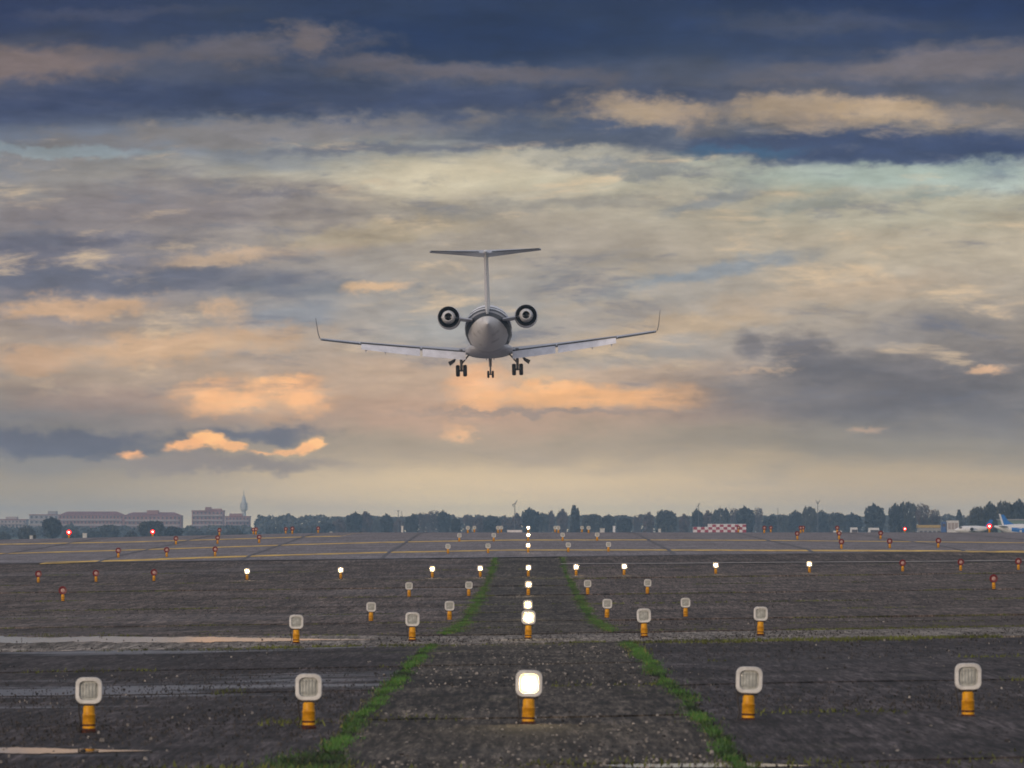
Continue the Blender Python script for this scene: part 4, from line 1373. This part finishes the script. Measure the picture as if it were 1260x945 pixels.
# telecom tower
def tower():
    d = 2950
    root = empty('telecom_tower', (far_x(300, d), d, GZ))
    s = d / F
    z = lambda y: far_z(y, d) - GZ
    m = mat('pale_tower_steel', (0.52, 0.53, 0.50), 0.6)
    b = MB(); b.lathe([(2.0, 0), (1.4, z(635)), (1.1, z(628))], n=12); b.build('shaft', m, root, smooth=True)
    b = MB(); b.lathe([(1.1, z(630)), (1.9, z(627.5)), (2.3, z(624)), (2.1, z(620)), (1.3, z(617)), (1.0, z(612)), (.5, z(610.5))], n=16); b.build('antenna_drum', m, root, smooth=True)
    for y in (627, 623.5, 620):
        b = MB(); b.lathe([(2.5, z(y)), (2.5, z(y) + .35)], n=16); b.build('platform', m, root)
    b = MB(); b.tube([(0, 0, z(612)), (0, 0, z(602.5))], [.45, .12], 8); b.build('mast', m, root)
    tag(root, 'pale telecom tower with bulging antenna drum rising over the town', 'tower')
tower()

# masts seen over the trees
M['mast'] = mat('grey_mast_steel', (0.12, 0.12, 0.13), 0.6)
def mast(px, top, d, lab, arms, r=.16):
    root = empty('mast', (far_x(px, d), d, GZ))
    h = far_z(top, d) - GZ
    b = MB(); b.tube([(0, 0, 0), (0, 0, h)], [r * 1.4, r * .8], 7); b.build('pole', M['mast'], root)
    for (dx0, z0, dx1, z1) in arms:
        b = MB(); b.tube([(dx0, 0, h + z0), (dx1, 0, h + z1)], r * .9, 6); b.build('arm', M['mast'], root)
    tag(root, lab, 'mast')
mast(633.5, 620, 1750, 'thin mast with a crooked crosspiece standing above the trees', [(-1.0, -.4, .3, .3), (.1, -.2, .9, 1.4), (-.9, -.5, -.3, -1.0)])
mast(490, 628, 1800, 'short thin pole with a small side arm above the trees', [(-.5, -.2, .5, -.2)])
mast(494.5, 629, 1800, 'thin bare pole standing beside a shorter armed pole', [], .12)
mast(859.5, 619, 1700, 'thin slanting aerial over the trees behind the checkered shed', [(-.6, -1.4, .5, -.2)], .12)
mast(1006, 617, 1700, 'forked aerial mast above the trees between shed and truck', [(0, -1.0, -.7, .5), (0, -1.0, .8, .4)], .13)
mast(957, 625, 1650, 'plain thin lamp mast before the trees beside the poplars', [], .11)
mast(886, 622, 1700, 'short aerial just above the trees behind the checkered shed', [], .1)

# checkered shed
def shed():
    d = 900
    root = empty('checkered_shed', (far_x(885.5, d), d, GZ))
    wr = mat('red_checker_paint', (0.34, 0.045, 0.085), 0.6); ww = mat('white_checker_paint', (0.72, 0.68, 0.70), 0.6)
    w = 65 / F * d
    z = lambda y: far_z(y, d) - GZ
    top, low = z(645.4), z(648.4)
    b = MB(); b.box((-w * .36, 1.3, low / 2), (w * .28, 2.4, low)); b.box((w * .14, 1.3, top / 2), (w * .72, 2.4, top)); b.build('body', ww, root)
    n = 14
    cw = w / n
    rows = [(658.4, 655.1), (655.1, 651.8), (651.8, 648.5), (648.5, 645.4)]
    for ri, (yb, ya) in enumerate(rows):
        za, zb = z(yb), z(ya)
        for c in range(n):
            if ri == 3 and c < 4: continue
            b = MB()
            red = (c + ri) % 2 == 0
            b.box((-w / 2 + cw * (c + .5), .07 - (.02 if red else 0), (za + zb) / 2), (cw * .98, .08, (zb - za) * .98))
            b.build('panel', wr if red else ww, root)
    b = MB(); b.box((w * .14, 1.3, top + .05), (w * .72, 2.5, .1)); b.build('roof', ww, root)
    tag(root, 'low red and white checkered shed standing before the tree line', 'shed')
shed()
def marker(px0, px1, y0, y1, d, lab):
    X0, X1 = far_x(px0, d), far_x(px1, d)
    zt, zb = far_z(y0, d), far_z(y1, d)
    g = gz((X0 + X1) / 2, d)
    root = empty('marker_board', ((X0 + X1) / 2, d, g))
    m = mat('white_board_paint', (0.70, 0.68, 0.68), 0.5)
    b = MB(); b.box((0, 0, (zt + zb) / 2 - g), (X1 - X0, .06, zt - zb)); b.build('board', m, root)
    for s in (-.38, 0, .38):
        b = MB(); b.tube([((X1 - X0) * s, .05, -.05), ((X1 - X0) * s, .05, zt - g - .05)], .03, 6); b.build('leg', M['mast'], root)
    tag(root, lab, 'sign')
marker(624, 642.5, 652.2, 655.0, 300, 'low long white board beside the far centre line lamps')

# small white cabinets and posts on the far grass
def cabinet(px, y0, wpx, d, lab, rgb=(.6, .58, .56)):
    root = empty('equipment_cabinet', (far_x(px, d), d, GZ if d > 560 else gz(far_x(px, d), d)))
    w = wpx / F * d
    h = far_z(y0, d) - root.location.z
    m = mat('cabinet_paint', rgb, 0.6)
    b = MB(); b.box((0, 0, h / 2), (w, w, h)); b.build('body', m, root)
    b = MB(); b.box((0, 0, h + .06), (w * 1.15, w * 1.15, .12)); b.build('lid', m, root)
    b = MB(); b.box((0, -w / 2 - .015, h * .6), (w * .7, .03, h * .5)); b.build('door', m, root)
    tag(root, lab, 'cabinet')
cabinet(38.5, 660, 3.4, 700, 'narrow white cabinet beside the round bush')
cabinet(42.8, 659.5, 2.2, 700, 'narrow black cabinet beside the white one by the round bush', (.02, .02, .02))
cabinet(104.5, 657, 5, 800, 'white cabinet before the bushes of the long apartment block')
cabinet(407.5, 655, 3, 800, 'small white box before the bushes in the tree line')
cabinet(495, 648, 2.4, 760, 'tall slim white marker post before the trees', (.75, .7, .66))
cabinet(741, 651, 5.5, 800, 'cream cabinet before the broad olive tree')
cabinet(755.5, 648, 3, 760, 'tall white cabinet before the rounded trees', (.75, .76, .8))
cabinet(811.5, 651.5, 3.2, 800, 'small white box before the broad tree near the shed')

# ------------------------------------------------------------------ parked airliner, truck, small jet, vans, long yellow building
M['air_white'] = mat('airliner_white', (0.72, 0.71, 0.70), 0.35, var=0.05)
M['air_blue'] = mat('airliner_blue', (0.015, 0.16, 0.50), 0.35, var=0.1)
def airliner():
    d = 1000.0
    root = empty('parked_airliner', (far_x(1222, d), d, GZ))
    k = d / F          # metres per pixel here
    zc = far_z(652.5, d) - GZ
    rf = 1.30
    b = MB()           # nose points right (+x); tail tip at x = 0
    st = [(0.1, .10, .75), (.9, .38, .62), (2.2, .78, .38), (3.8, 1.12, .14), (5.6, rf, 0), (17.5, rf, 0), (19.4, 1.1, -.12), (20.7, .65, -.3), (21.3, .1, -.45)]
    rings = []
    for x, r, dz in st:
        rings.append([(x, r * math.cos(2 * math.pi * j / 20), zc + dz + r * math.sin(2 * math.pi * j / 20)) for j in range(20)])
    b.loft(rings)
    fus = b.build('fuselage', M['air_white'], root, smooth=True)
    b = MB()
    for x0, x1 in ((3.6, 16.0),):
        vs = []
        for x in frange(x0, x1, 1.0):
            r = (rf if x > 5.6 else 1.12 + (x - 3.8) * .1) + .012
            for a in (R(200), R(178), R(158)):
                vs.append((x, r * math.cos(a), zc + (0 if x > 5.6 else .14 * (5.6 - x) / 1.8) - r * math.sin(a) * -1))
        n = len(vs) // 3
        fs = []
        for i in range(n - 1):
            for q in range(2):
                fs.append((i * 3 + q, i * 3 + q + 1, i * 3 + q + 4, i * 3 + q + 3))
        b.add(vs, fs)
    b.build('blue_stripe', M['air_blue'], fus)
    def X(px): return (px - 1222) * k
    def Z(py): return far_z(py, d) - GZ
    def plate(name, poly, y0, y1, m, par):
        bb = MB()
        n = len(poly)
        vs = [(x, y0, z) for x, z in poly] + [(x, y1, z) for x, z in poly]
        bb.add(vs, [tuple(range(n)), tuple(reversed(range(n, 2 * n)))] + [(i, n + i, n + (i + 1) % n, (i + 1) % n) for i in range(n)])
        return bb.build(name, m, par)
    fin = plate('tail_fin', [(X(1231), Z(633.5)), (X(1234.5), Z(633)), (X(1240), Z(641)), (X(1247), Z(645)), (X(1258), Z(648.5)), (X(1258), Z(650.5)), (X(1236.5), Z(650.5))], -.12, .12, M['air_blue'], root)
    plate('rudder', [(X(1228.4), Z(632.2)), (X(1230.6), Z(632.4)), (X(1236.2), Z(650.5)), (X(1234), Z(650.8))], -.09, .09, M['air_white'], fin)
    for s in (-1, 1):
        b = MB()
        q = [airfoil(0, 1, 0, 0, .1)]
        rings = []
        for y, x0, ch, th in ((.2, 1.2, 2.0, .22), (3.6, .3, 1.1, .12)):
            z = zc + .75 + y * .05
            rings.append([(x0 + c * ch, s * y, z + h * th) for c, h in ((0, 0), (.3, .5), (.7, .5), (1, 0), (.7, -.5), (.3, -.5))])
        b.loft(rings); b.build('tailplane', M['air_white'], root)
        b = MB()
        rings = []
        for y, x0, ch, th in ((.8, 8.5, 3.6, .45), (11.5, 7.0, 1.3, .15)):
            z = zc - .7 + y * .06
            rings.append([(x0 + c * ch, s * y, z + h * th) for c, h in ((0, 0), (.3, .5), (.7, .5), (1, 0), (.7, -.5), (.3, -.5))])
        b.loft(rings); b.build('wing', M['air_white'], root)
        b = MB(); b.lathe([(.35, -2.2), (.62, -1.0), (.66, .6), (.55, 1.2)], axis='x', n=14, c=(11.2, s * 4.0, zc - 1.0)); b.build('engine', M['air_white'], root, smooth=True)
        b = MB(); b.tube([(9.4, s * 1.9, zc - .8), (9.4, s * 1.9, .4)], .09, 6); b.lathe([(.42, -.15), (.42, .15)], axis='y', n=14, c=(9.4, s * 1.9, .42)); b.build('main_gear', M['tyre'], root)
    b = MB(); b.tube([(19.0, 0, zc - 1), (19.0, 0, .3)], .07, 6); b.lathe([(.32, -.12), (.32, .12)], axis='y', n=14, c=(19.0, 0, .32)); b.build('nose_gear', M['tyre'], root)
    tag(root, 'parked white airliner with a bright blue tail fin', 'airliner')
airliner()

def truck():
    d = 980.0
    k = d / F
    root = empty('service_truck', (far_x(1170, d), d, GZ))
    h = far_z(640.5, d) - GZ
    z0 = h - 2.5
    wb = mat('truck_box_white', (0.62, 0.60, 0.58), 0.5); bl = mat('truck_blue', (0.05, 0.12, 0.30), 0.4)
    b = MB(); b.box((.35, 1.1, h - 1.25), (14.5 * k, 2.3, 2.5)); box = b.build('cargo_box', wb, root)
    for s in (-.7, 0, .7):
        b = MB(); b.box((.35 + s, -.07, h - 1.1), (.55, .05, 1.3)); b.build('side_panel', M['bwhite'], box)
    b = MB(); b.box((-1.45, 1.1, h - 1.3), (1.0, 2.1, 2.1), taper=.85); cab = b.build('cab', bl, root)
    b = MB(); b.box((-1.45, .08, h - .95), (.6, .05, .6)); b.build('window', M['bglass'], cab)
    b = MB(); b.box((0, 1.1, (h - 2.45 + .5) / 2 + .2), (4.2, 1.0, max(.3, h - 2.9))); b.build('chassis', M['mast'], root)
    for x in (-1.4, .9):
        for y in (.1, 2.1):
            b = MB(); b.lathe([(.2, -.15), (.48, -.15), (.48, .15), (.2, .15)], axis='y', n=14, c=(x, y, .48)); b.build('wheel', M['tyre'], root)
    tag(root, 'high white box truck with blue cab beside the parked airliner', 'truck')
truck()

def small_jet():
    d = 960.0
    root = empty('parked_small_jet', (far_x(1192, d), d, GZ))
    zc = far_z(651.5, d) - GZ
    b = MB()
    b.loft([[(x, r * math.cos(2 * math.pi * j / 16) + 0, zc + dz + r * math.sin(2 * math.pi * j / 16)) for j in range(16)] for x, r, dz in ((-2.9, .05, -.1), (-2.2, .42, -.05), (-1.0, .72, 0), (1.6, .74, 0), (3.0, .45, .15), (4.2, .08, .3))])
    fus = b.build('fuselage', M['air_white'], root, smooth=True)
    b = MB(); b.box((-1.7, -.45, zc + .35), (.5, .3, .25)); b.build('cockpit_window', M['bglass'], fus)
    b = MB(); b.lathe([(.34, -1.0), (.40, -.9), (.46, 0), (.34, .9)], axis='y', n=16, c=(.35, -1.25, zc + .05), cap=False); eng = b.build('engine', M['air_white'], root, smooth=True)
    b = MB(); b.lathe([(.33, -2.0), (.1, -1.9), (.02, -2.05)], axis='y', n=14, c=(.35, -.2, zc + .05)); b.build('fan', M['tyre'], eng)
    b = MB(); b.add([(3.0, -.06, zc + .4), (4.2, -.06, zc + .5), (4.7, -.06, zc + 1.9), (4.0, -.06, zc + 1.9), (3.0, .06, zc + .4), (4.2, .06, zc + .5), (4.7, .06, zc + 1.9), (4.0, .06, zc + 1.9)],
                    [(0, 1, 2, 3), (7, 6, 5, 4), (0, 4, 5, 1), (1, 5, 6, 2), (2, 6, 7, 3), (3, 7, 4, 0)]); b.build('tail_fin', M['air_blue'], root)
    for s in (-1, 1):
        b = MB(); b.loft([[(x0 + c * ch, s * y, zc - .4 + y * .03 + hh * .12) for c, hh in ((0, 0), (.5, .5), (1, 0), (.5, -.5))] for y, x0, ch in ((.4, -.4, 2.0), (5.2, .5, .9))]); b.build('wing', M['air_white'], root)
    for x, y in ((-2.0, 0), (.8, -1.1), (.8, 1.1)):
        b = MB(); b.tube([(x, y, zc - .4), (x, y, .2)], .05, 6); b.lathe([(.24, -.08), (.24, .08)], axis='y', n=12, c=(x, y, .24)); b.build('landing_gear', M['tyre'], root)
    tag(root, 'small white parked jet with round engine between truck and airliner', 'jet')
small_jet()

def van(px, py, wpx, d, lab):
    root = empty('parked_van', (far_x(px, d), d, GZ))
    h = far_z(py, d) - GZ
    w = wpx / F * d
    b = MB()
    pr = [(-.5, .25), (.5, .25), (.5, .55), (.34, .62), (.22, 1.0), (-.46, 1.0), (-.5, .6)]
    n = len(pr)
    vs = [(x * w, 0, z * h) for x, z in pr] + [(x * w, 1.9, z * h) for x, z in pr]
    b.add(vs, [tuple(reversed(range(n))), tuple(range(n, 2 * n))] + [(i, (i + 1) % n, n + (i + 1) % n, n + i) for i in range(n)])
    body = b.build('body', M['air_white'], root)
    b = MB(); b.box((-.05 * w, -.02, h * .78), (w * .6, .03, h * .2)); b.build('window', M['bglass'], body)
    for x in (-.32, .32):
        for y in (.05, 1.85):
            b = MB(); b.lathe([(.1, -.1), (h * .17, -.1), (h * .17, .1), (.1, .1)], axis='y', n=14, c=(x * w, y, h * .17)); b.build('wheel', M['tyre'], root)
    tag(root, lab, 'van')
van(1052, 649, 12, 1150, 'low white van parked before the dark tree line')
van(1077, 649.5, 18, 1150, 'long white van parked in front of the large rounded tree')
van(1032, 653, 14, 1150, 'hardly visible white van at the edge of the paved field')
def long_shed():
    d = 1250
    root = empty('long_low_building', (far_x(1144, d), d, GZ))
    w = 27 / F * d; h = far_z(646, d) - GZ
    b = MB(); b.box((0, 2.5, h / 2 - .4), (w, 5, h - .8)); b.build('wall', M['bgrey'], root)
    b = MB(); b.box((0, 2.5, h - .35), (w + .5, 5.6, .7)); b.build('roof', mat('ochre_roof_edge', (0.45, 0.31, 0.10), 0.6), root)
    for c in range(5):
        b = MB(); b.box((-w / 2 + w * (c + .5) / 5, -.04, h * .6), (w / 8, .08, .9)); b.build('window', M['bglass'], root)
    tag(root, 'long low building with ochre roof edge beside the white truck', 'building')
    d = 1250
    root = empty('green_hangar', (far_x(1252, d), d, GZ))
    gm = mat('pale_green_cladding', (0.18, 0.26, 0.22), 0.6)
    w = 44 / F * d; h = far_z(640, d) - GZ
    b = MB(); b.box((0, 3, h / 2), (w, 6, h)); b.build('wall', gm, root)
    b = MB(); b.box((0, 2.9, h + .1), (w + .6, 6.6, .3)); b.build('roof', M['bgrey'], root)
    for c in range(5):
        b = MB(); b.box((-w / 2 + w * (c + .5) / 5, -.05, h * .55), (w / 7, .1, h * .6)); b.build('door', M['bglass'], root)
    tag(root, 'pale green hangar behind the blue-tailed airliner', 'hangar')
long_shed()

# ------------------------------------------------------------------ evening haze
def haze():
    m = bpy.data.materials.new('evening_haze')
    m.use_nodes = True
    t = m.node_tree
    t.nodes.clear()
    out = nd(t, 'ShaderNodeOutputMaterial')
    v = nd(t, 'ShaderNodeVolumePrincipled')
    v.inputs['Color'].default_value = (0.48, 0.73, 1.0, 1)
    v.inputs['Density'].default_value = 0.00020
    v.inputs['Anisotropy'].default_value = 0.0
    t.links.new(v.outputs[0], out.inputs['Volume'])
    b = MB()
    b.box((0, 2970, 10.2), (12200, 6160, 33.2))
    o = b.build('haze', m)
    tag(o, 'thin bluish evening haze over the whole airfield', 'haze', kind='stuff')
haze()
